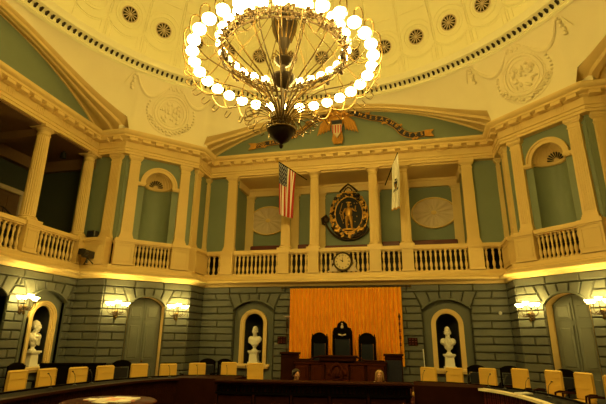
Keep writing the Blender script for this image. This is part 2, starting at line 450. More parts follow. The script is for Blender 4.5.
# pendentive reliefs
def pend(th, z, off=0.):
    c = cA[0]; # corner line distance
    n45 = round((th-pi/4)/(pi/2))*(pi/2)+pi/4
    D = (cA[0]+cA[1])/sqrt(2)
    rb = D/cos(th-n45); s = (z-9.25)/(ZR-9.25)
    r = rb+(RR-rb)*s+.22*sin(pi*s)-off
    return Vector((r*cos(th), r*sin(th)+CY, z))
def relief(name, th0, label):
    mb = MB()
    def P(u, v, off=.0): return pend(th0+u/8.9, 10.32+v, off)
    def circ(r, t, cu=0, cv=0, a0=0, a1=2*pi, n=28, off=.01):
        if abs(a1-a0-2*pi) < 1e-3: mb.tube([P(cu+r*cos(a0+(a1-a0)*i/n), cv+r*sin(a0+(a1-a0)*i/n), off) for i in range(n)], t, 5, closed=True)
        else: mb.tube([P(cu+r*cos(a0+(a1-a0)*i/n), cv+r*sin(a0+(a1-a0)*i/n), off) for i in range(n+1)], t, 5)
    circ(.62, .05); circ(.50, .025); circ(.70, .02)
    for i in range(26):                                         # wreath leaves either side
        q = radians(200+140*i/25); rr = .74+.05*(i % 2)
        mb.ell(P(rr*cos(q), rr*sin(q), .02), (.07, .07, .05), 6, 5)
    for i in range(46):                                         # coat of arms relief
        q = random.uniform(0, 2*pi); rr = .42*sqrt(random.random())
        mb.ell(P(rr*cos(q), rr*sin(q), .02), (random.uniform(.03, .08),)*2+(random.uniform(.03, .1),), 6, 5)
    for s in (-1, 1):
        pts = [P(s*(.35+1.25*t), .78+.20*t-.55*sin(pi*t)*.9, .02) for t in [i/12 for i in range(13)]]
        mb.tube(pts, [.03+.05*sin(pi*i/12) for i in range(13)], 6)
        for i in range(5): mb.ell(P(s*(1.62+.03*(i % 2)), .92-.11*i, .02), (.07, .07, .07), 6, 5)
        mb.tube([P(s*1.6, 1.0, .01), P(s*1.75, .9, .01), P(s*1.9, .55, .01)], .02, 5)
        for i in range(9):
            q = radians(20-75*i/8); mb.ell(P(s*(.9*cos(q)), .9*sin(q)*.8, .02), (.06, .06, .04), 6, 5)
    for i in range(9): mb.ell(P(-.25+.0625*i, .84+.05*sin(i*2.), .02), (.05, .05, .06), 6, 5)
    circ(.9, .02, 0, 0, radians(205), radians(335))
    mb.tube([P(-.1, -.85, .02), P(.1, -.85, .02)], .06, 6)
    struct(mb, name, 'ceil', label)
relief('trim_10', 3*pi/4, 'plaster roundel with swags in relief, left pendentive')
relief('trim_11', pi/4, 'plaster roundel with swags in relief, right pendentive')

# ------------------------------------------------------------ upper walls
def uwall(name, fr, x0, x1, z0=Z1, z1=Z2+.05, label='green upper wall', t=.3):
    mb = MB(); mb.box(x0, x1, 0, t, z0, z1); return struct(mb, name, 'green', label, loc=fr[0], rz=fr[1])
fU = frame('front', 0)
uwall('wall_upper_front_left', fU, -W-.1, -4.55, label='green wall panel between corner and columns, left')
uwall('wall_upper_front_right', fU, 4.55, W+.1, label='green wall panel between corner and columns, right')
for nm in ('right', 'back'): uwall('wall_upper_'+nm, frame(nm, 0), -W-.1, W+.1, Z0)
uwall('wall_upper_left_corner', frame('left', 0), 5.65, W+.1)
uwall('wall_upper_left_rear', frame('left', 0), -W-.1, 0)
for sx, nm in ((-1, 'left'), (1, 'right')):
    uwall('wall_upper_return_'+nm, ((sx*W, -R0/2, 0), -sx*pi/2), -R0/2-.0, R0/2+.05)
    uwall('wall_upper_side_return_'+nm, ((sx*(H-R0/2), CY+W, 0), 0), -R0/2-.05, R0/2+.05)
    uwall('wall_upper_back_'+nm, frame('back'+nm, 0), -1.5, 1.5, Z0)
    # corner bay with a niche
    fr = frame('front'+nm, 0); mb = MB(); hw = .53; SPR = 7.50
    semi = [(hw*cos(pi-pi*i/20), SPR+hw*sin(pi-pi*i/20)) for i in range(21)]
    plate_with_openings(mb, -1.34, 1.34, Z1, Z2+.05, [(0, hw, Z1, semi)], 0, .08)
    mb.grid(20, 1, lambda u, v: (-hw*cos(pi*u), .0+hw*sin(pi*u), Z1+(SPR-Z1)*v))
    struct(mb, 'wall_niche_'+nm, 'green', 'green corner wall with a curved niche, '+nm+' side', loc=fr[0], rz=fr[1])
    t = thing('niche_hood', 'cream half-dome hood with fan grille over the '+nm+' corner niche', 'niche', place(fr, 0, 0, SPR), fr[1])
    mb = MB()
    mb.grid(24, 12, lambda u, v: (-hw*cos(pi*u)*cos(pi/2*v) if 0 else hw*cos(pi-pi*u)*1.0, hw*sin(pi-pi*u)*cos(pi/2*(1-v) if 0 else pi/2*v), hw*sin(pi-pi*u)*sin(pi/2*v)))
    for i in range(1, 12):                                      # shell ribs
        q = pi*i/12
        mb.tube([(hw*.985*cos(q)*cos(e), hw*.985*sin(q)*cos(e), hw*.985*sin(e)) for e in [pi/2*.86*j/8 for j in range(9)]], .010, 4)
    mb.build('shell', 'cream', t)
    mb = MB()
    for i in range(24):
        a0 = pi*i/24; a1 = pi*(i+1)/24
        mb.poly([(r_*cos(a), r_*sin(a)) for r_, a in ((.52, a0), (.52, a1), (.69, a1), (.69, a0))], -.07, .0)
        mb.poly([(r_*cos(a), r_*sin(a)) for r_, a in ((.64, a0), (.64, a1), (.70, a1), (.70, a0))], -.11, .0)
    mb.build('archivolt', 'cream', t)
    mb = MB()
    mb.grid(20, 4, lambda u, v: ((hw-.02-[.0, .04, .05, .05, .0][int(round(v*4))])*-cos(pi*u), (hw-.02-[.0, .04, .05, .05, 0][int(round(v*4))])*sin(pi*u), -.09+.1*v))
    for s in (-1, 1): mb.box(min(s*.50, s*.82), max(s*.50, s*.82), -.12, .02, -.10, .0); mb.box(min(s*.52, s*.80), max(s*.52, s*.80), -.09, .02, -.14, -.10)
    mb.build('impost', 'cream', t)
    mb = MB()
    for i in range(9):                                          # dark fan openings on the shell
        q = radians(8+164*i/8)
        c0, c1 = .09, .25
        pts = []
        for rr, w in ((c0, .008), (c0+.08, .022), (c1, .030), (c1+.02, .012)):
            for s in (-1, 1):
                x = rr*cos(q)-s*w*sin(q); z = .06+rr*sin(q)+s*w*cos(q)
                y = sqrt(max(0, (hw*.955)**2-x*x-z*z)); pts.append((x, y, z))
        mb.add(pts, [(0,1,3,2), (2,3,5,4), (4,5,7,6)])
    mb.build('fan_grille', 'black', t, smooth=False)
    # side strips to close upper corners behind pilasters; black panels paint the shade behind the balusters
# black panels painting in the shade behind the balusters
def shade_panel(name, fr, x0, x1, d=.7):
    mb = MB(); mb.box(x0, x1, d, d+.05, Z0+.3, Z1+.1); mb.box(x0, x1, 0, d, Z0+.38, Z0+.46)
    struct(mb, name, 'black', 'black panel painted as the shade behind the balusters', loc=fr[0], rz=fr[1])
shade_panel('wall_shade_front_left', fU, -W, -4.6); shade_panel('wall_shade_front_right', fU, 4.6, W)
for nm in ('left', 'right'): shade_panel('wall_shade_corner_'+nm, frame('front'+nm, 0), -1.3, 1.3)

# ------------------------------------------------------------ front gallery (loggia)
GZ = 4.35
mb = MB(); mb.box(-4.9, 4.9, 1.5, 1.6, Z0, 8.6); struct(mb, 'wall_gallery_back', 'green', 'green back wall of the front gallery')
mb = MB()
for s in (-1, 1): mb.box(min(s*4.62, s*4.9), max(s*4.62, s*4.9), .3, 1.6, Z0, 8.6)
struct(mb, 'wall_gallery_sides', 'green', 'green side walls of the front gallery')
mb = MB(); mb.box(-4.9, 4.9, -.1, 1.6, 8.42, 8.52); mb.box(-4.7, 4.7, 1.38, 1.5, 8.05, 8.42); mb.box(-4.7, 4.7, 1.32, 1.5, 8.30, 8.36)
mb.box(-4.62, -4.5, .2, 1.5, 8.1, 8.42); mb.box(4.5, 4.62, .2, 1.5, 8.1, 8.42)
struct(mb, 'ceiling_gallery', 'cream', 'cream soffit and cornice of the front gallery')
mb = MB(); mb.box(-4.9, 4.9, .0, 1.6, GZ-.1, GZ); struct(mb, 'floor_gallery', 'carpet', 'floor of the front gallery')
mb = MB(); mb.box(-4.6, 4.6, .30, .34, GZ, Z1-.02)  # black sheet added to paint the shade between the front balusters
struct(mb, 'wall_shade_sheet_front', 'black', 'black sheet added as shade behind the front balusters')
mb = MB(); mb.box(-9.55, -9.5, -12, -3.2, GZ, Z1-.02)  # same painted shade for the left gallery balusters
struct(mb, 'wall_shade_sheet_left', 'black', 'black sheet added as shade behind the left gallery balusters')
# left gallery
mb = MB(); mb.box(-12.2, -9.1, -14, -3.0, GZ-.1, GZ); struct(mb, 'floor_side_gallery', 'carpet', 'floor of the side gallery')
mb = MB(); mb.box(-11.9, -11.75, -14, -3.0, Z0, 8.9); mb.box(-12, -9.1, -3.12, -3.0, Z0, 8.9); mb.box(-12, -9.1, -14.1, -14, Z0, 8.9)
struct(mb, 'wall_side_gallery', 'shadegreen', 'green wall deep in the left gallery, shade painted into its colour')
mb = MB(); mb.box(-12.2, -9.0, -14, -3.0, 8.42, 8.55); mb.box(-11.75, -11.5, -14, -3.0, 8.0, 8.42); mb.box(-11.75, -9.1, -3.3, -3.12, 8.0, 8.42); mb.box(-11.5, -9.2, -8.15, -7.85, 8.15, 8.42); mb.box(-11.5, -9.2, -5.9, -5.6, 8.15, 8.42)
struct(mb, 'ceiling_side_gallery', 'shadesoffit', 'beamed soffit of the left gallery, shade painted in as brown')
# door in left gallery
t = thing('gallery_door', 'brown door with pale frame deep in the left gallery', 'door', (-11.74, -4.35, GZ), pi/2)
mb = MB(); mb.box(-.55, .55, -.06, 0, 0, 2.55)
for a, b, c, d in ((-.45, -.05, .2, 1.1), (.05, .45, .2, 1.1), (-.45, -.05, 1.25, 2.4), (.05, .45, 1.25, 2.4)): mb.box(a, b, -.085, -.05, c, d)
mb.build('door_leaf', 'louvre', t, smooth=False)
mb = MB(); mb.box(-.68, -.55, -.12, 0, 0, 2.7); mb.box(.55, .68, -.12, 0, 0, 2.7); mb.box(-.68, .68, -.14, 0, 2.55, 2.72); mb.build('door_frame', 'tan', t, smooth=False)
# iron rail in the left gallery
t = thing('gallery_handrail', 'black iron handrail behind the left gallery balusters', 'railing', (-10.3, -5.0, GZ), 0)
mb = MB(); mb.tube([(0, -2.4, 1.55), (0, -.6, 1.5), (0, .1, 1.15), (0, 1.2, 1.05)], .025, 6); mb.build('rail', 'plast', t)
mb = MB()
for y, z in ((-2.4, 1.55), (-1.8, 1.53), (-1.2, 1.52), (-.6, 1.5), (0.1, 1.15), (.65, 1.1), (1.2, 1.05)): mb.tube([(0, y, 0), (0, y, z)], .015, 5)
mb.tube([(0, -2.4, .8), (0, -.6, .8), (0, .1, .6), (0, 1.2, .55)], .012, 5); mb.build('uprights', 'plast', t)
t = thing('ceiling_spotlight', 'small black spotlight under the left gallery soffit', 'spotlight', (-9.8, -4.1, 8.42), 0)
mb = MB(); mb.lathe([(.03, 0), (.03, -.08), (0, -.08)], (0,0,0), 8); mb.build('stem', 'plast', t)
mb = MB(); mb.lathe([(.0, -.08), (.09, -.08), (.11, -.28), (0, -.28)], (0,0,0), 12); mb.build('lamp_head', 'plast', t)

# ------------------------------------------------------------ columns and pilasters
def column(loc, label, r=.19, group='round columns of the gallery'):
    t = thing('column', label, 'column', loc, 0, group); h = Z2-Z1
    mb = MB(); prof = [(r*1.0, .20), (r*.995, .5), (r*.97, h*.45), (r*.88, h-.3)]
    mb.lathe(prof, n=80, flute=20, fd=.10); mb.build('shaft', 'cream', t)
    mb = MB(); mb.box(-r*1.45, r*1.45, -r*1.45, r*1.45, 0, .07); mb.lathe([(r*1.35, .07), (r*1.4, .10), (r*1.3, .135), (r*1.12, .15), (r*1.2, .175), (r*1.05, .2)], n=24); mb.build('base', 'cream', t)
    mb = MB(); z = h-.3
    mb.lathe([(r*.88, z-.02), (r*.98, z+.02), (r*.9, z+.05), (r*.9, z+.13), (r*1.05, z+.16), (r*1.25, z+.2), (r*1.25, z+.22)], n=24); mb.box(-r*1.4, r*1.4, -r*1.4, r*1.4, z+.22, z+.3)
    mb.build('capital', 'cream', t); return t
def pilaster(loc, rz, label, w=.4, d=.12, z0=Z1, z1=Z2, group='flat cream pilasters of the upper storey', flutes=True):
    t = thing('pilaster', label, 'pilaster', (loc[0], loc[1], z0), rz, group); h = z1-z0; a = w/2
    mb = MB(); mb.frus(0, -d/2, a, d/2, .2, a*.9, d/2, h-.28)
    if flutes and w > .3:
        for i in range(5):
            x = -a*.62+a*.31*i; mb.box(x-.018, x+.018, -d-.012, -d+.02, .3, h-.36)
    mb.build('shaft', 'cream', t, smooth=False)
    mb = MB(); mb.box(-a-.05, a+.05, -d-.05, 0, 0, .07); mb.box(-a-.035, a+.035, -d-.035, 0, .07, .13); mb.box(-a-.015, a+.015, -d-.015, 0, .13, .2); mb.build('base', 'cream', t, smooth=False)
    mb = MB(); mb.box(-a+.0, a-.0, -d-.015, 0, h-.3, h-.26); mb.box(-a+.02, a-.02, -d-.0, 0, h-.26, h-.16); mb.frus(0, -(d+.03)/2, a, (d+.03)/2, h-.16, a+.05, (d+.07)/2, h-.09); mb.box(-a-.06, a+.06, -d-.07, 0, h-.09, h); mb.build('capital', 'cream', t, smooth=False)
    return t
CX = [(-2.36, 'fluted cream column behind the hanging striped flag'), (-1.18, 'fluted cream column at the left edge of the gilt emblem'), (1.18, 'fluted cream column at the right edge of the gilt emblem'), (2.36, 'fluted cream column between white flag and right oval')]
for x, l in CX: column((x, -.06, Z1), l)
column((-H+.02, CY+3.39, Z1), 'nearest tall round column of the left gallery', r=.22)
column((-H+.02, CY+5.62, Z1), 'round column of the left gallery next to the corner', r=.2)
column((-H+.02, CY+1.13, Z1), 'left gallery column at the extreme left edge', r=.22)
pilaster((-4.72, .0), 0, 'cream pilaster at left end of the front colonnade', .42, .16)
pilaster((4.72, .0), 0, 'cream pilaster at right end of the front colonnade', .42, .16)
for sx, nm in ((-1, 'left'), (1, 'right')):
    fr = frame('front'+nm, 0)
    for u in (-.97, .97):
        wh = 'outer' if u*sx > 0 else 'inner'
        pilaster(place(fr, u), fr[1], 'cream pilaster on the %s side of the %s corner niche' % (wh, nm), .40, .13)
    pilaster((sx*W, -R0+.30, 0), -sx*pi/2, 'cream pilaster on the %s corner return facing across the room' % nm, .40, .12)
    pilaster((sx*(W-.0)-sx*.1, .0, 0), 0, 'narrow cream pilaster tucked in the %s front corner' % nm, .16, .1, flutes=False)
    pilaster((sx*(H-R0+.32), CY+W, 0), 0, 'cream pilaster on the %s side return beside the gallery' % nm, .40, .12)
for x, l in ((-4.45, 'rear pilaster left of the left oval'), (-2.36, 'rear pilaster right of the left oval'), (-1.18, 'rear pilaster left of the gilt emblem'), (1.18, 'rear pilaster right of the gilt emblem'), (2.36, 'rear pilaster left of the right oval'), (4.45, 'rear pilaster right of the right oval')):
    pilaster((x, 1.5, 0), 0, 'shaded cream '+l, .38, .1, z0=GZ, z1=8.1, group='pilasters on the gallery back wall', flutes=False)

# ------------------------------------------------------------ balustrades
bm0 = MB(); BZ0, BZ1 = Z0+.5, Z1-.18; bh = BZ1-BZ0
bm0.box(-.045, .045, -.045, .045, 0, .05)
bm0.lathe([(.035, .05), (.045, .07), (.03, .10), (.04, .13), (.055, .20), (.052, .27), (.028, .36), (.022, .40), (.034, .43), (.024, .46), (.03, .50), (.045, .58), (.048, .64), (.03, .70), (.035, .73)], n=10)
sc_ = (bh-.05)/.73
bm0.v = [(x, y, z*sc_ if z > .05 else z) for x, y, z in bm0.v]; bm0.box(-.045, .045, -.045, .045, bh-.05, bh)
BAL = None
def balustrade(fr, x0, x1, n, label, y=-.12):
    """one bay between pedestals: rail, plinth, n balusters"""
    global BAL
    t = thing('balustrade', label, 'balustrade', place(fr, (x0+x1)/2, y, BZ0), fr[1], 'cream balustrade sections of the gallery'); h = (x1-x0)/2
    mb = MB(); mb.box(-h, h, -.11, .11, bh, bh+.04); mb.box(-h, h, -.16, .14, bh+.04, bh+.12); mb.box(-h, h, -.13, .12, bh+.12, bh+.18); mb.build('rail', 'cream', t, smooth=False)
    for i in range(n):
        x = -h+(2*h)*(i+.5)/n
        if BAL is None: b = bm0.build('baluster', 'cream', t); BAL = b
        else: b = BAL.copy(); COL.objects.link(b); b.parent = t
        b.location = (x, 0, 0)
    return t
def pedestal(fr, x, w, label, y=-.12):
    t = thing('balustrade_pedestal', label, 'pedestal', place(fr, x, y, BZ0), fr[1], 'panelled pedestals of the balustrade'); h = w/2; d = .17
    mb = MB(); mb.box(-h, h, -d, .2, 0, bh)
    mb.box(-h-.02, h+.02, -d-.02, .2, 0, .06); mb.box(-h-.015, h+.015, -d-.02, .2, bh, bh+.05); mb.box(-h-.03, h+.03, -d-.05, .2, bh+.05, bh+.12); mb.box(-h-.01, h+.01, -d-.02, .2, bh+.12, bh+.18)
    q = h-.07
    if q > .08:
        for a, b, c, e in ((-q, q, .13, .16), (-q, q, bh-.1, bh-.07), (-q, -q+.03, .13, bh-.07), (q-.03, q, .13, bh-.07)): mb.box(a, b, -d-.015, -d+.01, c, e)
    mb.build('block', 'cream', t, smooth=False); return t
fB = frame('front', .05)
xs_ped = [(-4.72, .50, 'pedestal under the left end pilaster'), (-2.36, .42, 'pedestal under the column behind the striped flag'), (-1.18, .42, 'pedestal left of the clock bay'), (1.18, .42, 'pedestal right of the clock bay'), (2.36, .42, 'pedestal under the column beside the white flag'), (4.72, .50, 'pedestal under the right end pilaster')]
for x, w, l in xs_ped: pedestal(fB, x, w, 'cream panelled '+l)
balustrade(fB, -5.86, -4.97, 4, 'short balustrade of four balusters at the left front corner')
balustrade(fB, -4.47, -2.57, 11, 'long balustrade below the left oval')
balustrade(fB, -2.15, -1.39, 4, 'short balustrade right of the striped flag')
balustrade(fB, -.97, .97, 11, 'balustrade with the clock at its middle')
balustrade(fB, 1.39, 2.15, 4, 'short balustrade under the white flag')
balustrade(fB, 2.57, 4.47, 11, 'long balustrade below the right oval')
balustrade(fB, 4.97, 5.86, 4, 'short balustrade of four balusters at the right front corner')
for sx, nm in ((-1, 'left'), (1, 'right')):
    fr = frame('front'+nm, .05)
    balustrade(fr, -.66, .66, 10, 'balustrade of ten balusters below the %s corner niche' % nm)
    for u in (-1.0, 1.0):
        pedestal(fr, u, .66, 'wide cream pedestal at the %s end of the %s corner balustrade' % ('outer' if u*sx > 0 else 'inner', nm))
    pedestal(((sx*(W-.05), -R0/2, 0), -sx*pi/2), .0, 1.12, 'plain cream pedestal on the %s return beside the front corner' % nm)
    pedestal(((sx*(H-R0/2), CY+W-.05, 0), 0), 0, 1.12, 'plain cream pedestal on the %s side return below the pilaster' % nm)
fr = frame('left', .05)
pedestal(fr, 5.62, .46, 'cream pedestal under the corner column of the left gallery')
pedestal(fr, 3.39, .52, 'cream pedestal under the nearest left gallery column')
pedestal(fr, 1.13, .52, 'cream pedestal at the extreme left edge')
balustrade(fr, 3.65, 5.39, 10, 'left gallery balustrade between the two round columns')
balustrade(fr, 1.39, 3.13, 10, 'left gallery balustrade at the left edge')

# ------------------------------------------------------------ gallery benches, ovals, emblem, clock
for x0, x1, l in ((-4.2, -2.6, 'under the left oval'), (-2.1, -1.4, 'behind the short balustrade right of the striped flag'), (-.95, .95, 'under the gilt emblem'), (1.4, 2.1, 'behind the white flag'), (2.6, 4.3, 'under the right oval')):
    t = thing('gallery_bench', 'maroon padded bench '+l, 'bench', ((x0+x1)/2, .7, GZ), 0, 'maroon benches in the gallery'); h = (x1-x0)/2
    mb = MB(); mb.box(-h, h, -.18, .25, .3, .45); mb.build('seat', 'maroon', t, bev=.03)
    mb = MB(); mb.box(-h, h, .25, .36, .3, 1.33 if x0 != -.95 else 1.24); mb.build('backrest', 'maroon', t, bev=.03)
    mb = MB()
    for s in (-1, 1): mb.box(s*h*.85-.04, s*h*.85+.04, -.1, .3, 0, .3)
    mb.build('legs', 'wood', t, smooth=False)
def oval(x, label):
    t = thing('oval_panel', label, 'oval panel', (x, 1.48, 6.92), 0)
    mb = MB(); mb.grid(40, 3, lambda u, v: ((.92-.08*v)*cos(2*pi*u), -[.0, .06, .06, .02][int(round(v*3))], (.68-.08*v)*sin(2*pi*u)), closed=True); mb.build('frame', 'cream', t)
    mb = MB(); n = 72
    vs = [(0, -.05, 0)]
    for rr in (.25, .55, .85):
        for i in range(n):
            a = 2*pi*i/n; y = -.02-(.02 if (i//3) % 2 else 0); vs.append((rr*cos(a), y, rr*.71*sin(a)))
    fs = [(0, 1+i, 1+(i+1) % n) for i in range(n)]
    for j in range(2): fs += [(1+j*n+i, 1+(j+1)*n+i, 1+(j+1)*n+(i+1) % n, 1+j*n+(i+1) % n) for i in range(n)]
    mb.add(vs, fs); mb.build('sunburst', 'tan', t, smooth=False)
    mb = MB(); mb.lathe([(0, .0), (.12, .0), (.10, .03), (0, .05)], n=16); mb.v = [(a, -.03-c, b*.8) for a, b, c in mb.v]; mb.build('boss', 'cream', t)
oval(-3.6, 'oval tan sunburst panel on the gallery wall left of the flag')
oval(3.52, 'oval tan sunburst panel on the gallery wall, right side')
t = thing('state_emblem', 'large black oval emblem with gilt figure in a gilt scrolled wreath', 'emblem', (.03, 1.42, 7.0), 0)
mb = MB(); mb.grid(40, 3, lambda u, v: ((.02+.56*v)*cos(2*pi*u), -.03-.05*(1-v), (.02+.76*v)*sin(2*pi*u)), closed=True); mb.build('oval_field', 'black', t)
mb = MB()
for i in range(110):
    a = 2*pi*i/110; rr = random.uniform(.98, 1.22)
    mb.ell((.66*rr*cos(a), -.08-random.uniform(0, .06), .86*rr*sin(a)*.98), (random.uniform(.04, .085), .05, random.uniform(.05, .10)), 6, 5, mi=0 if random.random() < .52 else 1, rot=Matrix.Rotation(a*1.3, 3, 'Y'))
for r_, k in ((.60, .78), (.80, 1.02)): mb.tube([(r_*cos(2*pi*i/40), -.07, k*sin(2*pi*i/40)) for i in range(40)], .03, 6, closed=True)
mb.build('wreath', ['gilt', 'dkbronze'], t)
mb = MB()                                                     # standing figure with bow
mb.ell((0, -.09, .40), (.075, .05, .095)); mb.ell((0, -.09, .08), (.15, .06, .25)); mb.tube([(-.13, -.09, .25), (-.26, -.1, .05), (-.22, -.1, -.2)], [.05, .04, .03], 6); mb.tube([(.13, -.09, .25), (.27, -.1, .12), (.30, -.1, .35)], [.05, .04, .03], 6)
mb.tube([(-.07, -.09, -.1), (-.1, -.09, -.35), (-.09, -.09, -.62)], [.09, .06, .04], 6); mb.tube([(.07, -.09, -.1), (.11, -.09, -.35), (.12, -.09, -.62)], [.09, .06, .04], 6)
mb.tube([(-.27, -.1, .5), (-.38, -.1, .1), (-.27, -.1, -.3)], .015, 5); mb.ell((0, -.09, .52), (.12, .03, .04)); mb.ell((0, -.09, -.66), (.3, .04, .05))
for i in range(14): mb.ell((random.uniform(-.4, .4), -.09, random.uniform(-.5, .5)), (.025, .02, .03), 5, 4)
mb.build('figure', 'gilt', t)
mb = MB()                                                     # crest loop above and scrolls
mb.tube([(-.38, -.06, 1.02), (-.18, -.08, 1.22), (0, -.1, 1.36), (.18, -.08, 1.22), (.38, -.06, 1.02)], .045, 6)
mb.tube([(-.2, -.1, .98), (-.1, -.12, 1.15), (0, -.12, 1.2), (.1, -.12, 1.15), (.2, -.1, .98)], .03, 6)
mb.build('crest', 'bronze', t)
mb = MB()
for s in (-1, 1):
    mb.tube([(s*.85, -.06, -.2), (s*1.0, -.08, -.05), (s*1.14, -.09, -.15), (s*1.12, -.08, -.38), (s*1.02, -.06, -.42)], [.05, .09, .08, .06, .03], 6)
    for i in range(6): mb.ell((s*random.uniform(.9, 1.12), -.08, random.uniform(-.35, .0)), (.07, .05, .06), 6, 5)
mb.tube([(1.05*sin(a), -.08, -1.08*cos(a)-.02) for a in [radians(-75+150*i/20) for i in range(21)]], .04, 6)
mb.tube([(.85*sin(a), -.08, -1.0*cos(a)-.02) for a in [radians(-60+120*i/20) for i in range(21)]], .05, 6)
mb.build('scroll_ribbon', 'bronze', t)

# clock
t = thing('clock', 'round gilt clock with cream dial and scroll brackets on the balustrade', 'clock', (-.02, -.36, 4.68), 0)
def disc(mb, r, y0, y1, n=32, z=0, mi=0, x=0):
    mb.poly([(x+r*cos(2*pi*i/n), z+r*sin(2*pi*i/n)) for i in range(n)], y0, y1, mi)
mb = MB(); disc(mb, .36, -.08, .06); mb.build('case', 'bronze', t)
mb = MB(); mb.tube([(.325*cos(2*pi*i/32), -.09, .325*sin(2*pi*i/32)) for i in range(32)], .035, 6, closed=True); mb.build('rim', 'bronze', t)
mb = MB(); disc(mb, .30, -.092, -.05); mb.build('dial', 'dial', t)
def letter_mesh(ch, size, bold=True):
    c = bpy.data.curves.new('f', 'FONT'); c.body = ch; c.size = size; c.align_x = 'CENTER'; c.align_y = 'CENTER'; c.extrude = .004; c.offset = size*.02 if bold else 0; c.resolution_u = 3
    o = bpy.data.objects.new('f', c); COL.objects.link(o)
    dg = bpy.context.evaluated_depsgraph_get(); me = bpy.data.meshes.new_from_object(o.evaluated_get(dg))
    v = [tuple(p.co) for p in me.vertices]; f = [tuple(p.vertices) for p in me.polygons]
    bpy.data.objects.remove(o); bpy.data.curves.remove(c); bpy.data.meshes.remove(me); return v, f
mb = MB()
for i, nmr in enumerate(['XII', 'I', 'II', 'III', 'IIII', 'V', 'VI', 'VII', 'VIII', 'IX', 'X', 'XI']):
    v, f = letter_mesh(nmr, .085); a = -2*pi*i/12
    vs = [(x*.75*cos(a)-(y+.235)*sin(a), -.096-z, x*.75*sin(a)+(y+.235)*cos(a)) for x, y, z in v]; mb.add(vs, f)
mb.build('numerals', 'dkbronze', t, smooth=False)
mb = MB()
for ang, L, w in ((radians(58), .15, .02), (radians(2), .22, .014)):
    d = (-sin(ang), cos(ang)); p = (-d[1], d[0])
    mb.poly([(p[0]*w, p[1]*w), (d[0]*L, d[1]*L), (-p[0]*w, -p[1]*w), (-d[0]*.04, -d[1]*.04)], -.11, -.10)
disc(mb, .025, -.115, -.1, 12); mb.build('hands', 'dkbronze', t, smooth=False)
for s in (-1, 1):
    mb = MB(); mb.tube([(s*.36, 0, .0), (s*.46, -.01, -.05), (s*.44, -.01, -.2), (s*.5, -.01, -.34), (s*.58, -.01, -.36)], [.03, .045, .03, .03, .02], 6)
    mb.ell((s*.42, -.01, .02), (.06, .04, .06)); mb.poly([(s*.15, -.36), (s*.5, -.36), (s*.36, -.12)], -.03, .04); mb.build('bracket', 'tan', t)

# ------------------------------------------------------------ eagle and motto ribbon on the lunette
t = thing('gilt_eagle', 'gilt carved eagle with striped shield on the front lunette', 'eagle', (-.18, -.18, 9.58), 0)
mb = MB()
mb.ell((0, -.05, 1.05), (.28, .16, .36)); mb.ell((-.02, -.14, 1.48), (.14, .13, .15)); mb.tube([(0, -.1, 1.25), (-.02, -.14, 1.45)], [.18, .13], 8)
mb.tube([(-.1, -.22, 1.5), (-.2, -.28, 1.47), (-.22, -.28, 1.40)], [.05, .03, .01], 6)
for s in (-1, 1):
    for i in range(9):                                        # downswept wings made of feathers
        a = i/8; x0 = s*(.18+.20*a); z0 = 1.32-.1*a
        x1 = s*(.35+.5*a); z1 = .62-.16*a+.05*(i % 2)
        mb.tube([(x0, -.02, z0), ((x0+x1)/2+s*.05, -.06, (z0+z1)/2+.08), (x1, -.03, z1)], [.05, .075, .02], 6)
    mb.tube([(s*.1, -.06, 1.3), (s*.3, -.1, 1.42), (s*.45, -.08, 1.25)], [.09, .10, .07], 6)
    mb.tube([(s*.12, -.1, .72), (s*.15, -.15, .55)], [.07, .03], 6)
for i in range(5): mb.tube([((i-2)*.05, -.02, .7), ((i-2)*.09, -.04, .2), ((i-2)*.07, -.03, .02)], [.06, .07, .04], 6)
mb.build('body', 'dullgilt', t)
mb = MB(); mb.poly([(-.22, .98), (.22, .98), (.20, .5), (.0, .18), (-.20, .5)], -.26, -.2, 0)
for i in range(4): x = -.165+.11*i; mb.poly([(x-.025, .76), (x+.025, .76), (x+.02, .40), (x-.02, .40)], -.268, -.25, 1)
mb.poly([(-.22, .98), (.22, .98), (.215, .80), (-.215, .80)], -.272, -.25, 2)
mb.build('shield', ['tan', 'red', 'navy'], t, smooth=False)
def catmull(pts, per=10):
    pts = [Vector(p) for p in pts]; out = []
    P_ = [pts[0]*2-pts[1]]+pts+[pts[-1]*2-pts[-2]]
    for i in range(1, len(P_)-2):
        for j in range(per):
            t_ = j/per; a, b, c, d = P_[i-1:i+3]
            out.append(.5*((2*b)+(c-a)*t_+(2*a-5*b+4*c-d)*t_*t_+(3*b-a-3*c+d)*t_**3))
    out.append(pts[-1]); return out
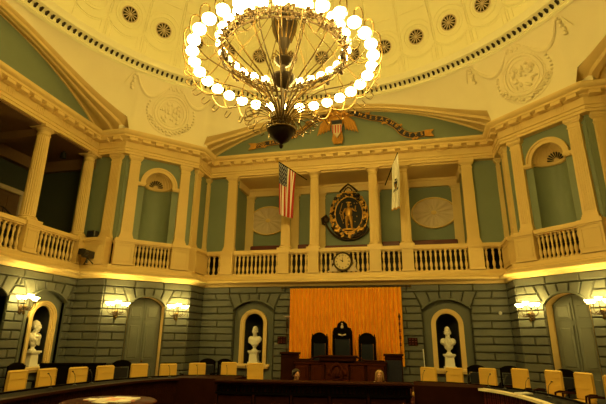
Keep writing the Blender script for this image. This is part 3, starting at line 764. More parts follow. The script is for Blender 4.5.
def ribbon(name, path, text, label, hgt=.22, letter=.2):
    t = thing(name, label, 'ribbon', (0, -.12, 0), 0); P_ = catmull(path, 8)
    mb = MB(); acc = [0]
    for a, b in zip(P_, P_[1:]): acc.append(acc[-1]+(b-a).length)
    L = acc[-1]
    def at(s):
        s = max(0, min(L, s))
        for i in range(len(P_)-1):
            if acc[i+1] >= s or i == len(P_)-2:
                f = (s-acc[i])/max(1e-6, acc[i+1]-acc[i]); p = P_[i]+(P_[i+1]-P_[i])*f; d = (P_[i+1]-P_[i]).normalized(); return p, d
    N = 60
    for y, h, mi in ((0, hgt/2, 0),):
        vs = []
        for i in range(N+1):
            p, d = at(L*i/N); nn = Vector((-d.y, d.x)); w = .03*sin(L*i/N*4)
            for s, yy in ((1, -.01), (1, .02), (-1, .02), (-1, -.01)): q = p+nn*(h*s); vs.append((q.x, yy+w, q.y))
        mb.add(vs, [(i*4+a, (i+1)*4+a, (i+1)*4+(a+1) % 4, i*4+(a+1) % 4) for i in range(N) for a in range(4)], mi)
    mb.build('band', 'navy', t)
    mb = MB()
    for s in (-1, 1): mb.tube([(lambda pd: (pd[0].x-pd[1].y*s*hgt/2, .03*sin(L*i/N*4), pd[0].y+pd[1].x*s*hgt/2))(at(L*i/N)) for i in range(N+1)], .016, 5)
    mb.build('edging', 'gilt', t)
    mb = MB(); n = len(text)
    for i, chh in enumerate(text):
        if chh == ' ': continue
        s = L*(i+.5)/n; p, d = at(s); v, f = letter_mesh(chh, letter); w = .03*sin(s*4)
        mb.add([(p.x+x*d.x-y*d.y, w-.022-z, p.y+x*d.y+y*d.x) for x, y, z in v], f)
    mb.build('lettering', 'gilt', t, smooth=False)
    e, d = at(L if text[0] == 'O' else 0); mb = MB(); sg = 1 if text[0] == 'O' else -1
    for k in (-1, 1): mb.poly([(e.x, e.y-.13), (e.x+sg*.34, e.y-.15+.02*k), (e.x+sg*.24, e.y+.02), (e.x+sg*.36, e.y+.14), (e.x, e.y+.13)], -.02+.005*k, .02)
    mb.build('ribbon_tail', 'dullgilt', t, smooth=False)
    for i in range(5):
        p, d = at(L*(i+.5)/5); mb = MB()
        for k in range(4): mb.ell((p.x+.06*(k-1.5), -.0, p.y-hgt/2-.04+.03*(k % 2)+(hgt+.08 if i % 2 else 0)), (.05, .03, .05), 6, 5)
        mb.build('leaf_ornament', 'dullgilt', t)
ribbon('motto_ribbon', [(-3.75, 9.86), (-3.3, 9.95), (-2.7, 9.98), (-1.9, 10.33), (-1.2, 10.76), (-.5, 11.05)], 'GOD SAVE THE COMMONWEALTH', 'dark ribbon with gilt motto sloping down to the left of the eagle', .21, .17)
ribbon('motto_ribbon', [(.0, 11.12), (.5, 10.98), (1.17, 10.69), (1.75, 10.55), (2.2, 10.2), (2.45, 9.88), (2.8, 9.74), (3.3, 9.78)], 'OF MASSACHUSETTS', 'dark ribbon with gilt motto running right of the eagle', .23, .2)

# ------------------------------------------------------------ flags
t = thing('national_flag', 'stars and stripes flag hanging from a pole on the front colonnade', 'flag', (-1.5, -.35, 8.1), 0)
tip = Vector((-.88, -1.05, .42))
mb = MB(); mb.tube([(0.05, .05, -.03), tip], .02, 8); mb.build('pole', 'blackwood', t)
mb = MB(); mb.ell(tip, (.04, .04, .05)); mb.build('finial', 'gilt', t)
mb = MB(); NU, NVv = 65, 60; Lf = 2.1
def flagpt(u, v):
    top = tip*(.97-.62*u); k = v**.7
    x = top.x+k*(-.0+.10*(1-u)) + .0; y = top.y*(1-.35*k)+(-.42)*k*.6
    x += .035*sin(u*19)*k; y += .10*cos(u*16+1)*k
    return Vector((x-.06*k, y, top.z-Lf*v*(1-.08*u)+.0))
o0 = len(mb.v)
vs = [flagpt(i/NU, j/NVv) for j in range(NVv+1) for i in range(NU+1)]
fs = []; mis = []
for j in range(NVv):
    for i in range(NU):
        fs.append((j*(NU+1)+i, j*(NU+1)+i+1, (j+1)*(NU+1)+i+1, (j+1)*(NU+1)+i))
        if i < 35 and j < 25:
            mis.append(1 if ((i % 6 == 2 and j % 5 in (1, 2)) or (i % 6 == 5 and j % 5 in (3, 4))) else 2)
        else: mis.append(0 if (i//5) % 2 == 0 else 1)
mb.v = vs; mb.f = fs; mb.mi = mis
fo = mb.build('cloth', ['red', 'white', 'blue'], t); md = fo.modifiers.new('s', 'SOLIDIFY'); md.thickness = .004
t = thing('state_flag', 'white flag with blue shield hanging from a pole on the front colonnade', 'flag', (1.66, -.3, 7.75), 0)
tip = Vector((.55, -.95, .80))
mb = MB(); mb.tube([(0, .1, -.08), tip], .022, 8); mb.build('pole', 'blackwood', t)
mb = MB(); NU, NVv = 30, 60
vs = []
for j in range(NVv+1):
    for i in range(NU+1):
        u, v = i/NU, j/NVv; top = tip*(1.0-.42*u); k = v**.5
        xb = .27+.30*(1-u)+.02*sin(v*5)-.03*v
        vs.append(Vector((top.x*(1-k)+xb*k, top.y*(1-k)+(-.85+.07*cos(u*14))*k, top.z-2.12*v*(1-.12*u)+.06*k*0)))
fs = []; mis = []
for j in range(NVv):
    for i in range(NU):
        fs.append((j*(NU+1)+i, j*(NU+1)+i+1, (j+1)*(NU+1)+i+1, (j+1)*(NU+1)+i)); m_ = 0
        if 24 <= j <= 38:
            c = (i-15)/10; h = (j-24)/14
            if abs(c) < (1-h**2)*.75 and 27 <= j: m_ = 1
            if j in (24, 25) and abs(c) < .5: m_ = 1
            if 30 <= j <= 35 and 13 <= i <= 17: m_ = 2
            if 36 <= j <= 38 and abs(c) > .3 and abs(c) < .95: m_ = 1
        if j >= 58: m_ = 2
        mis.append(m_)
mb.v = vs; mb.f = fs; mb.mi = mis
fo = mb.build('cloth', ['white', 'navy', 'gilt'], t); md = fo.modifiers.new('s', 'SOLIDIFY'); md.thickness = .004

# ------------------------------------------------------------ doors in the corner walls
def recess_shell(mb, hw, spring, rise, y0, y1, zb=0., mi=0, n=12):
    arc = seg_arch(hw, spring, rise, n); path = [(-hw, zb)]+arc+[(hw, zb)]
    for a, b in zip(path, path[1:]): mb.add([(a[0], y0, a[1]), (b[0], y0, b[1]), (b[0], y1, b[1]), (a[0], y1, a[1])], [(0,1,2,3)], mi)
for sx, nm in ((-1, 'left'), (1, 'right')):
    fr = frame('front'+nm, .32)
    t = thing('corner_door', 'tall arched grey-green panelled door between the %s corner sconces' % nm, 'door', fr[0], fr[1])
    mb = MB(); arc = seg_arch(DHW-.04, SP-.02, RI-.02, 16)
    for a, b in zip(arc, arc[1:]): mb.poly([(a[0], 0.02), (b[0], 0.02), b, a], .32, .38)
    for x0, x1 in ((-.5, -.06), (.06, .5)):
        for z0, z1 in ((.3, 1.0), (1.15, 2.35), (2.5, 2.98)):
            mb.poly([(x0, z0), (x1, z0), (x1, z1), (x0, z1)], .285, .33, inset=.0)
            mb.poly([(x0+.05, z0+.05), (x1-.05, z0+.05), (x1-.05, z1-.05), (x0+.05, z1-.05)], .27, .30, inset=.03)
    mb.box(-.02, .02, .29, .33, 0.02, SP+RI-.06); mb.build('door_leaf', 'doorp', t, smooth=False)
    mb = MB(); recess_shell(mb, DHW-.012, SP-.004, RI-.01, -.0, .38)
    mb.build('reveal', 'cream', t)
    mb = MB(); arc = seg_arch(DHW+.055, SP, RI+.05, 16); arc2 = seg_arch(DHW-.0, SP, RI, 16)
    for k in range(16): mb.poly([arc2[k], arc2[k+1], arc[k+1], arc[k]], -.11, -.02)
    mb.build('hood_moulding', 'doorp', t, smooth=False)
    mb = MB(); mb.ell((.08*1, .26, 1.1), (.035, .035, .035)); mb.build('door_knob', 'brass', t)
# side-wall arch recess at the extreme left
fr = frame('left', .32); t = thing('recessed_door', 'arched grey-green recess cut off by the left edge', 'door', place(fr, 2.16), fr[1])
mb = MB(); arc = seg_arch(FN, SP, RI, 12)
for a, b in zip(arc, arc[1:]): mb.poly([(a[0], 0.02), (b[0], 0.02), b, a], .24, .3)
for x0, x1 in ((-.65, -.08), (.08, .65)): mb.poly([(x0, .3), (x1, .3), (x1, 2.7), (x0, 2.7)], .19, .26, inset=.03)
mb.build('door_leaf', 'doorp', t, smooth=False)
mb = MB(); recess_shell(mb, FN, SP, RI, -.05, .3); mb.build('reveal', 'doorp', t)

# ------------------------------------------------------------ bust niches
def bust_niche(fr, x, label):
    t = thing('bust_niche', label, 'niche', place(fr, x), fr[1], 'arched niches for marble busts')
    ihw, ohw, spr = .375, .53, 2.42
    # recessed field behind the surround with a round-headed hole
    mb = MB(); n = 20; ztop = SP+RI
    outer = seg_arch(FN, SP, RI, 12)
    def zo(xx):
        for a, b in zip(outer, outer[1:]):
            if a[0] <= xx <= b[0]+1e-6: return a[1]+(b[1]-a[1])*(xx-a[0])/(b[0]-a[0])
        return SP
    inner = [(-ihw*cos(pi*i/n), spr+ihw*sin(pi*i/n)) for i in range(n+1)]
    for s in (-1, 1):
        xs = [s*ihw+(s*FN-s*ihw)*i/6 for i in range(7)]
        for a, b in zip(xs, xs[1:]): mb.poly([(a, 0.02), (b, 0.02), (b, zo(b)), (a, zo(a))], .10, .18)
    for a, b in zip(inner, inner[1:]): mb.poly([a, b, (b[0], zo(b[0])), (a[0], zo(a[0]))], .10, .18)
    mb.box(-ihw, ihw, .10, .18, 0.02, 1.0)
    recess_shell(mb, FN, SP, RI, -.05, .1)
    mb.build('surround', 'doorp', t, smooth=False)
    mb = MB(); hood = seg_arch(FN+.05, SP, RI+.05, 16); h2 = seg_arch(FN-.0, SP, RI, 16)
    for k in range(16): mb.poly([h2[k], h2[k+1], hood[k+1], hood[k]], -.12, -.02)
    mb.build('hood_moulding', 'doorp', t, smooth=False)
    mb = MB()
    for r0, r1, y0 in ((ihw, ohw, .02), (ihw+.04, ohw-.05, -.02), (ohw-.045, ohw, -.035)):
        for i in range(n):
            a0, a1 = pi*i/n, pi*(i+1)/n
            mb.poly([(r_*-cos(a), spr+r_*sin(a)) for r_, a in ((r0, a0), (r0, a1), (r1, a1), (r1, a0))], y0, .12)
        for s in (-1, 1): mb.box(min(s*r0, s*r1), max(s*r0, s*r1), y0, .12, 1.0, spr)
    mb.build('arch_frame', 'cream', t, smooth=False)
    mb = MB(); mb.box(-.66, .66, -.08, .14, .9, 1.0); mb.box(-.62, .62, -.05, .14, .84, .9); mb.build('sill', 'cream', t, bev=.01)
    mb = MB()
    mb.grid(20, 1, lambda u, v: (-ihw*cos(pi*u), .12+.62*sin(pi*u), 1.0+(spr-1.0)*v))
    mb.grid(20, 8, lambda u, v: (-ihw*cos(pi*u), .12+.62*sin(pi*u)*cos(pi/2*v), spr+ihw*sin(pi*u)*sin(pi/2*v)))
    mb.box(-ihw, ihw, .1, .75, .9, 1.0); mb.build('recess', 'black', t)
def remesh(o, vox=.012, smooth=2):
    md = o.modifiers.new('r', 'REMESH'); md.mode = 'VOXEL'; md.voxel_size = vox; md.use_smooth_shade = True
    if smooth: ms = o.modifiers.new('sm', 'SMOOTH'); ms.iterations = smooth; ms.factor = .5
    bpy.context.view_layer.update()
    dg = bpy.context.evaluated_depsgraph_get(); me = bpy.data.meshes.new_from_object(o.evaluated_get(dg)); o.modifiers.clear(); old = o.data; o.data = me; bpy.data.meshes.remove(old)
    me.shade_smooth(); return o
def head(mb, c, s=1., yaw=0.):
    """s=1 head about .24 high; face towards -y rotated by yaw"""
    Rz = Matrix.Rotation(yaw, 3, 'Z'); c = Vector(c)
    def e(p, r, rot=None): mb.ell(c+Rz @ (Vector(p)*s), tuple(q*s for q in r), 14, 10, rot=Rz)
    e((0, .01, .03), (.078, .095, .095)); e((0, -.02, -.035), (.062, .07, .075)); e((0, -.05, -.085), (.035, .035, .03))
    e((0, -.095, -.012), (.013, .022, .028)); e((0, -.085, .03), (.05, .018, .014)); e((0, -.082, -.055), (.024, .014, .010))
    for k in (-1, 1): e((k*.08, .01, -.01), (.012, .022, .032)); e((k*.028, -.082, .008), (.012, .008, .007)); e((k*.04, -.06, -.02), (.028, .028, .025))
def bust(fr, x, label, kind, yaw=0.):
    p = place(fr, x, .20, 1.0)
    t = thing('bust_pedestal', 'white square pedestal under the '+label.split('marble ')[1], 'pedestal', p, fr[1], 'pedestals under the marble busts')
    mb = MB(); mb.frus(0, 0, .20, .18, 0, .20, .18, .06); mb.frus(0, 0, .16, .15, .06, .14, .13, .36); mb.box(-.17, .17, -.16, .16, .36, .40); mb.box(-.20, .20, -.19, .19, .40, .46); mb.build('shaft', 'marble', t, bev=.004)
    q = (p[0], p[1], p[2]+.46); t = thing('marble_bust', label, 'bust', q, fr[1], 'white marble busts in niches'); t.scale = (.88, .9, 1)
    mb = MB(); mb.lathe([(.12, 0), (.12, .03), (.07, .06), (.06, .10), (.09, .14), (.1, .16)], n=20); mb.build('socle', 'marble', t)
    mb = MB()
    mb.ell((0, .02, .36), (.22, .13, .17), 16, 10); mb.ell((0, 0, .24), (.17, .11, .12), 16, 10)
    for s in (-1, 1): mb.ell((s*.17, .02, .40), (.13, .11, .12), 14, 10); mb.ell((s*.1, -.06, .36), (.10, .07, .10), 12, 8)
    mb.tube([(0, .02, .40), (0, .02, .48), (0, .0, .60)], [.17, .11, .08], 12)
    hc = Vector((0, -.01, .70)); head(mb, hc, 1.5, yaw)
    if kind == 'draped':
        for i in range(7): mb.tube([(-.26+.03*i, -.02, .50-.03*i), (-.05+.01*i, -.14, .30-.02*i), (.24, -.03, .34-.03*i)], .022, 6)
        for i in range(24): a = 2*pi*i/24; mb.ell((.09*cos(a), .02+.09*sin(a)*.9+(.02 if sin(a) < 0 else 0), .80+.03*cos(3*a)), (.04, .04, .045), 6, 5)
        mb.ell((0, .04, .83), (.09, .09, .08), 10, 8)
    elif kind == 'wig':
        mb.ell((0, .04, .81), (.105, .105, .10), 12, 8)
        for s in (-1, 1):
            for k in range(2): mb.tube([(s*.10, -.02, .73-.06*k), (s*.105, .07, .73-.06*k)], .032, 8)
        mb.ell((0, -.11, .43), (.05, .04, .09), 8, 6)
        for s in (-1, 1): mb.tube([(s*.05, -.1, .55), (s*.12, -.13, .42), (s*.06, -.13, .26)], .025, 6)
    else:
        for i in range(16): a = radians(20+140*i/15); mb.ell((.095*cos(a), .03+.09*sin(a), .74+.02*(i % 2)), (.03, .03, .06), 6, 5)
        for i in range(5): mb.tube([(-.28, -.02, .42-.03*i), (-.1, -.13, .36-.035*i), (.12, -.14, .38-.04*i), (.27, -.03, .44-.03*i)], .02, 6)
    o = mb.build('figure', 'marble', t); remesh(o, .011)
fLw = frame('front', .32); fS = frame('left', .32)
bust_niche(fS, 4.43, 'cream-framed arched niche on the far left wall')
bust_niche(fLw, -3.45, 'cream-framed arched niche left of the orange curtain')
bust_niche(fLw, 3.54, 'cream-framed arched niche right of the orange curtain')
bust(fS, 4.43, 'draped marble bust in the far left wall niche', 'draped', .5)
bust(fLw, -3.45, 'bare-browed marble bust in the niche left of the curtain', 'plain', .1)
bust(fLw, 3.54, 'curled-hair marble bust in the niche right of the curtain', 'wig', -.25)

# ------------------------------------------------------------ sconces
def sconce(fr, x, label, z=2.62, lit=(0,1,2,3,4), y=-.05):
    t = thing('wall_sconce', label, 'wall lamp', place(fr, x, y, z), fr[1], 'brass wall sconces with lit shades')
    mb = MB(); mb.lathe([(0, -.03), (.05, -.02), (.085, 0), (.06, .02), (.0, .03)], n=14); mb.v = [(a, -.01-c*.6, b*1.7) for a, b, c in mb.v]; mb.build('backplate', 'bronze', t)
    mb = MB(); mb.tube([(0, -.03, -.02), (0, -.14, -.06), (0, -.16, .12)], [.022, .03, .03], 8); mb.ell((0, -.15, -.1), (.04, .04, .05)); mb.tube([(0, -.15, -.12), (.0, -.15, -.2)], [.02, .004], 6); mb.ell((0, -.16, .08), (.05, .05, .06)); mb.build('stem', 'brass', t)
    for i, dx in enumerate((-.30, -.16, 0, .16, .30)):
        yy = -.16-.12*cos(dx*4); zt = .30 if i != 2 else .36
        mb = MB(); mb.tube(catmull([(0, -.16, .06), (dx*.5, -.16+(yy+.16)*.5, -.02), (dx, yy, .08), (dx, yy, zt-.05)], 5), .011, 6); mb.lathe([(.012, zt-.07), (.032, zt-.05), (.03, zt-.03)], (dx, yy, 0), 10)
        for k in range(3): mb.ell((dx*.5+.03*(k-1), -.2, .0+.03*k), (.02, .015, .025), 6, 5)
        a = mb.build('arm', 'bronze', t)
        mb = MB(); mb.lathe([(.022, zt-.04), (.045, zt+.0), (.075, zt+.045), (.092, zt+.07)], (dx, yy, 0), 14); mb.lathe([(.0, zt+.055), (.05, zt+.06), (.08, zt+.055)], (dx, yy, 0), 12)
        mb.build('glass_shade', 'shade', a)
for nm in ('left', 'right'):
    fr = frame('front'+nm, .32); sx = -1 if nm == 'left' else 1
    for u in (-1.02, 1.02):
        if nm == 'left': l = 'lit brass sconce left of the left corner door' if u < 0 else 'lit brass sconce right of the left corner door'
        else: l = 'lit brass sconce left of the right corner door' if u < 0 else 'lit brass sconce at the right edge beside the right corner door'
        sconce(fr, u, l)
sconce(frame('left', .32), 3.45, 'lit brass sconce at far left beside the wall niche')

# ------------------------------------------------------------ curtain, plaques, torch stands, small wall things
t = thing('orange_curtain', 'wide pleated orange curtain hanging behind the rostrum', 'curtain', (0.03, -.52, 0), 0)
mb = MB(); N = 640
mb.grid(N, 6, lambda u, v: (-2.03+4.06*u, .06*sin(u*2*pi*28+.35*sin(u*23)), 1.05+2.6*v)); mb.build('drape', 'curtain', t, recalc=False)
mb = MB(); mb.grid(N, 2, lambda u, v: (-2.03+4.06*u, -.03+.045*sin(u*2*pi*28+.35*sin(u*23)), 3.60+.09*v)); mb.build('heading', 'curtain', t, recalc=False)
t = thing('curtain_rod', 'dark brass curtain rod under the ledge above the curtain', 'curtain rod', (0.03, -.52, 3.72), 0)
mb = MB(); mb.tube([(-2.3, 0, 0), (2.35, 0, 0)], .022, 8); mb.build('rod', 'bronze', t)
for s in (-1, 1):
    mb = MB(); mb.ell((s*2.34, 0, 0), (.05, .04, .04)); mb.build('finial', 'brass', t)
    mb = MB(); mb.box(s*2.2-.015, s*2.2+.015, 0, .2, -.02, .02); mb.build('bracket', 'bronze', t)
def plaque(x, l):
    t = thing('wall_plaque', l, 'plaque', (x, -.39, 1.85), 0, 'small dark red carved plaques')
    mb = MB(); mb.box(-.16, .16, -.03, .02, -.13, .13); mb.build('board', 'wood', t, bev=.01)
    mb = MB()
    for i in range(3):
        for j in range(3): mb.ell((-.1+.1*i, -.035, -.08+.08*j), (.03, .012, .02), 6, 4)
    mb.build('carving', 'maroon', t)
plaque(-2.32, 'small dark red plaque left of the curtain'); plaque(2.36, 'small dark red plaque right of the curtain')
def torch(x, y, l, m1, dish):
    t = thing('torch_stand', l, 'torch stand', (x, y, 0), 0)
    mb = MB(); mb.lathe([(.16, 0), (.16, .04), (.06, .09), (.03, .18)], n=14); mb.build('foot', 'brass', t)
    mb = MB(); mb.tube([(0,0,.15), (0,0,2.62)], .014, 8)
    for z in (1.75, 1.98, 2.2, 2.42, 2.6): mb.lathe([(.014, z-.06), (.035, z-.02), (.018, z), (.04, z+.02), (.014, z+.06)], n=10)
    mb.build('pole', m1, t)
    mb = MB()
    if dish: mb.lathe([(.02, 2.60), (.11, 2.66), (.12, 2.68), (0, 2.67)], n=16)
    else: mb.lathe([(.02, 2.6), (.045, 2.66), (.02, 2.74), (.0, 2.8)], n=10)
    mb.build('top', 'white_plastic' if dish else 'bronze', t)
torch(-2.02, -.85, 'thin torch stand with pale dish at the left edge of the curtain', 'bronze', True)
torch(1.95, -.85, 'dark turned torch stand in front of the curtain right edge', 'maroon', False)
mb = MB(); mb.lathe([(0, 0), (.06, 0), (.055, .03), (0, .035)], n=14); mb.v = [(a, -c, b) for a, b, c in mb.v]
tag(mb.build('wall_sensor', 'white_plastic', loc=(5.28, -.375, 2.80)), 'tiny white sensor on the wall by the right front corner', 'sensor')
t = thing('flag_staff', 'thin white pole standing left of the right front niche', 'pole', (2.72, -.85, 0), 0)
mb = MB(); mb.lathe([(.12, 0), (.12, .03), (.03, .06)], n=12); mb.build('base', 'plast', t); mb = MB(); mb.tube([(0, 0, .05), (-.05, 0, 1.62)], .016, 6); mb.build('pole', 'white_plastic', t)
# projector and speaker on the left corner ledge
t = thing('video_camera', 'black video camera on the left ledge below the side return', 'camera', (-8.4, -3.72, Z0+.5), 0)
mb = MB(); mb.box(-.12, .12, -.2, .2, .18, .42); mb.build('body', 'plast', t, bev=.02)
mb = MB(); mb.lathe([(.06, 0), (.08, .12), (.085, .2), (0, .2)], n=14); mb.v = [(a+.1, -.15-c, b+.3) for a, b, c in mb.v]; mb.build('lens', 'plast', t)
mb = MB(); mb.tube([(0,0,.18), (0,0,.0)], .03, 6); mb.tube([(-.18, .1, -.02), (0, 0, .18), (.18, .1, -.02)], .02, 6); mb.box(-.32, -.14, -.1, .05, .3, .5); mb.build('mount', 'plast', t)
t = thing('small_loudspeaker', 'small black loudspeaker on the left return railing top', 'speaker', (-8.58, -3.42, Z1), 0)
mb = MB(); mb.box(-.17, .17, -.12, .12, 0, .26); mb.build('cabinet', 'plast', t, bev=.02)
mb = MB(); mb.lathe([(0, 0), (.08, 0), (.09, .015), (0, .01)], n=14); mb.v = [(a, -.12-c, b+.13) for a, b, c in mb.v]; mb.build('grille', 'bleather', t)

# ------------------------------------------------------------ rostrum, thrones, dais
mb = MB(); mb.box(-2.9, 2.9, -2.6, -.45, 0, .45); mb.box(-3.1, 3.1, -2.9, -.45, 0, .22); struct(mb, 'floor_dais', 'carpet', 'raised dais under the presiding chairs')
t = thing('rostrum', 'tall carved mahogany rostrum in front of the orange curtain', 'rostrum', (.07, -2.0, .0), 0)
mb = MB()
for s_ in (-1, 1):
    x0, x1 = sorted((s_*1.40, s_*1.93)); mb.box(x0, x1, -.1, .25, .45, 1.42); mb.box(x0-.04, x1+.04, -.14, .28, 1.42, 1.48); mb.box(x0-.02, x1+.02, -.12, .26, 1.33, 1.36)
mb.box(-1.45, 1.45, -.3, .1, .45, 1.20); mb.build('carcass', 'wood', t, bev=.01)
mb = MB(); mb.box(-1.48, 1.48, -.36, .12, 1.20, 1.25); mb.box(-.60, .50, -.42, .12, 1.25, 1.37); mb.box(-.64, .54, -.46, .14, 1.37, 1.41)
for s_ in (-1, 1): mb.tube([(s_*.56-.05, -.3, 1.38), (s_*.72-.05, -.3, 1.34), (s_*.85-.05, -.3, 1.28), (s_*1.4, -.3, 1.27)], .03, 6)
mb.build('desk_top', 'wood', t, bev=.008)
mb = MB()
for x0, x1 in ((-1.38, -.95), (-.88, -.45), (.35, .80), (.87, 1.38)):
    mb.poly([(x0, .5), (x1, .5), (x1, 1.15), (x0, 1.15)], -.34, -.29, inset=.02); mb.poly([(x0+.07, .57), (x1-.07, .57), (x1-.07, 1.08), (x0+.07, 1.08)], -.36, -.32, inset=.02)
mb.box(-.40, .30, -.37, -.29, .5, 1.2); mb.box(-1.42, 1.42, -.36, -.29, 1.15, 1.2); mb.build('front_panel', 'redwood', t, smooth=False)
mb = MB(); mb.tube([(-.05+.19*cos(2*pi*i/20), -.4, .93+.22*sin(2*pi*i/20)) for i in range(20)], .035, 6, closed=True); mb.ell((-.05, -.4, .93), (.12, .05, .16)); mb.ell((-.15, -.42, .88), (.05, .03, .12)); mb.ell((.06, -.42, .88), (.05, .03, .12))
for s_ in (-1, 1): mb.ell((-.05+s_*.26, -.38, .93), (.06, .03, .1))
mb.ell((-.05, -.38, 1.17), (.1, .03, .05)); mb.build('carved_seal', 'redwood', t)
mb = MB(); mb.box(1.44, 1.9, -.15, -.1, .55, 1.3)
for i in range(7): mb.box(1.46+.06*i, 1.485+.06*i, -.17, -.14, .55, 1.3)
mb.build('side_panel', 'navy', t, smooth=False)['label'] = 'dark blue-black ribbed side panel'
def throne(x, h, w, l, crest):
    t = thing('high_back_chair', l, 'chair', (x, -1.15, .45), 0, 'carved high-backed chairs on the rostrum'); H_ = h-.45
    mb = MB(); mb.box(-w+.02, w-.02, -.5, 0, .40, .52); mb.build('seat', 'bleather', t, bev=.02)
    mb = MB(); top = H_-(.30 if crest else .12)
    for s in (-1, 1): mb.box(s*w-.04, s*w+.04, -.03, .05, 0, top-.1); mb.lathe([(.03, top-.1), (.04, top-.05), (.015, top), (.022, top+.03), (0, top+.07)], (s*w, .01, 0), 8)
    mb.box(-w, w, -.02, .04, .5, .62)
    a = [(-w, top-.25), (w, top-.25)]+[(w*cos(pi*i/10), top-.14+.22*sin(pi*i/10)) for i in range(11)]
    mb.poly(a, -.05, .04); mb.tube([(w*.98*cos(pi*i/14), -.05, top-.14+.22*sin(pi*i/14)) for i in range(15)], .03, 6)
    mb.box(-w-.03, w+.03, -.06, .05, top-.17, top-.12); mb.build('back_frame', 'blackwood', t, smooth=False)
    mb = MB(); mb.box(-w+.05, w-.05, -.045, .02, .6, top-.25); mb.build('backrest', 'bleather', t, bev=.02)
    for s in (-1, 1):
        mb = MB(); mb.tube([(s*w, 0, .78), (s*w, -.3, .8), (s*w, -.48, .76)], .035, 6); mb.tube([(s*w, -.44, .76), (s*w, -.44, .0)], .03, 6); mb.build('armrest', 'blackwood', t)
    for s in (-1, 1):
        mb = MB(); mb.box(s*(w-.02)-.03, s*(w-.02)+.03, -.5, -.44, 0, .4); mb.build('leg', 'blackwood', t)
    if crest:
        mb = MB()
        for s in (-1, 1):
            mb.tube([(s*.30, 0, top-.05), (s*.26, 0, top+.08), (s*.16, 0, top+.10), (s*.12, 0, top+.22), (0, 0, top+.31)], [.05, .045, .05, .05, .05], 6); mb.ell((s*.2, 0, top+.06), (.08, .04, .07))
        mb.ell((0, 0, top+.1), (.15, .04, .13)); mb.build('carved_crest', 'blackwood', t)
        mb = MB(); mb.ell((0, -.05, top+.14), (.05, .03, .08)); mb.ell((0, -.05, top+.25), (.03, .025, .03)); mb.tube([(-.13, -.07, top-.1), (0, -.08, top-.135), (.13, -.07, top-.1)], .025, 6); mb.build('gilt_ornament', 'tan', t)
throne(.03, 2.46, .30, 'tallest carved dark chair with crest, centre of the rostrum', True)
throne(-.76, 2.13, .25, 'dark arched-top chair left of the tallest rostrum chair', False)
throne(.86, 2.13, .25, 'dark arched-top chair right of the tallest rostrum chair', False)

# ------------------------------------------------------------ clerk's counter
CX0, CX1, CYF, CZT = -2.33, 2.28, -6.0, .95
t = thing('clerks_counter', 'long dark carved counter with dentil moulding in front of the rostrum', 'counter', ((CX0+CX1)/2, CYF, 0), .13); hc = (CX1-CX0)/2
mb = MB(); mb.box(-hc+.06, hc-.06, .05, .36, 0, CZT-.1); mb.build('carcass', 'wood', t)
mb = MB(); mb.box(-hc, hc, -.06, .40, CZT-.05, CZT); mb.box(-hc+.02, hc-.02, -.03, .38, CZT-.09, CZT-.05); mb.build('counter_top', 'wood', t, bev=.01)
mb = MB()
n = 46
for i in range(n): x = -hc+.1+(2*hc-.2)*i/(n-1); mb.box(x-.025, x+.025, -.005, .06, CZT-.24, CZT-.10)
mb.box(-hc+.04, hc-.04, -.01, .06, CZT-.30, CZT-.25); mb.build('dentil_moulding', 'blackwood', t, smooth=False)
mb = MB()
for i in range(5):
    x0 = -hc+.1+(2*hc-.2)*i/5; x1 = x0+(2*hc-.2)/5-.06
    mb.poly([(x0, .12), (x1, .12), (x1, .64), (x0, .64)], .02, .06, inset=.02)
    mb.box(x0-.05, x0+.0, -.01, .06, .05, .7)
mb.build('front_panel', 'wood', t, smooth=False)

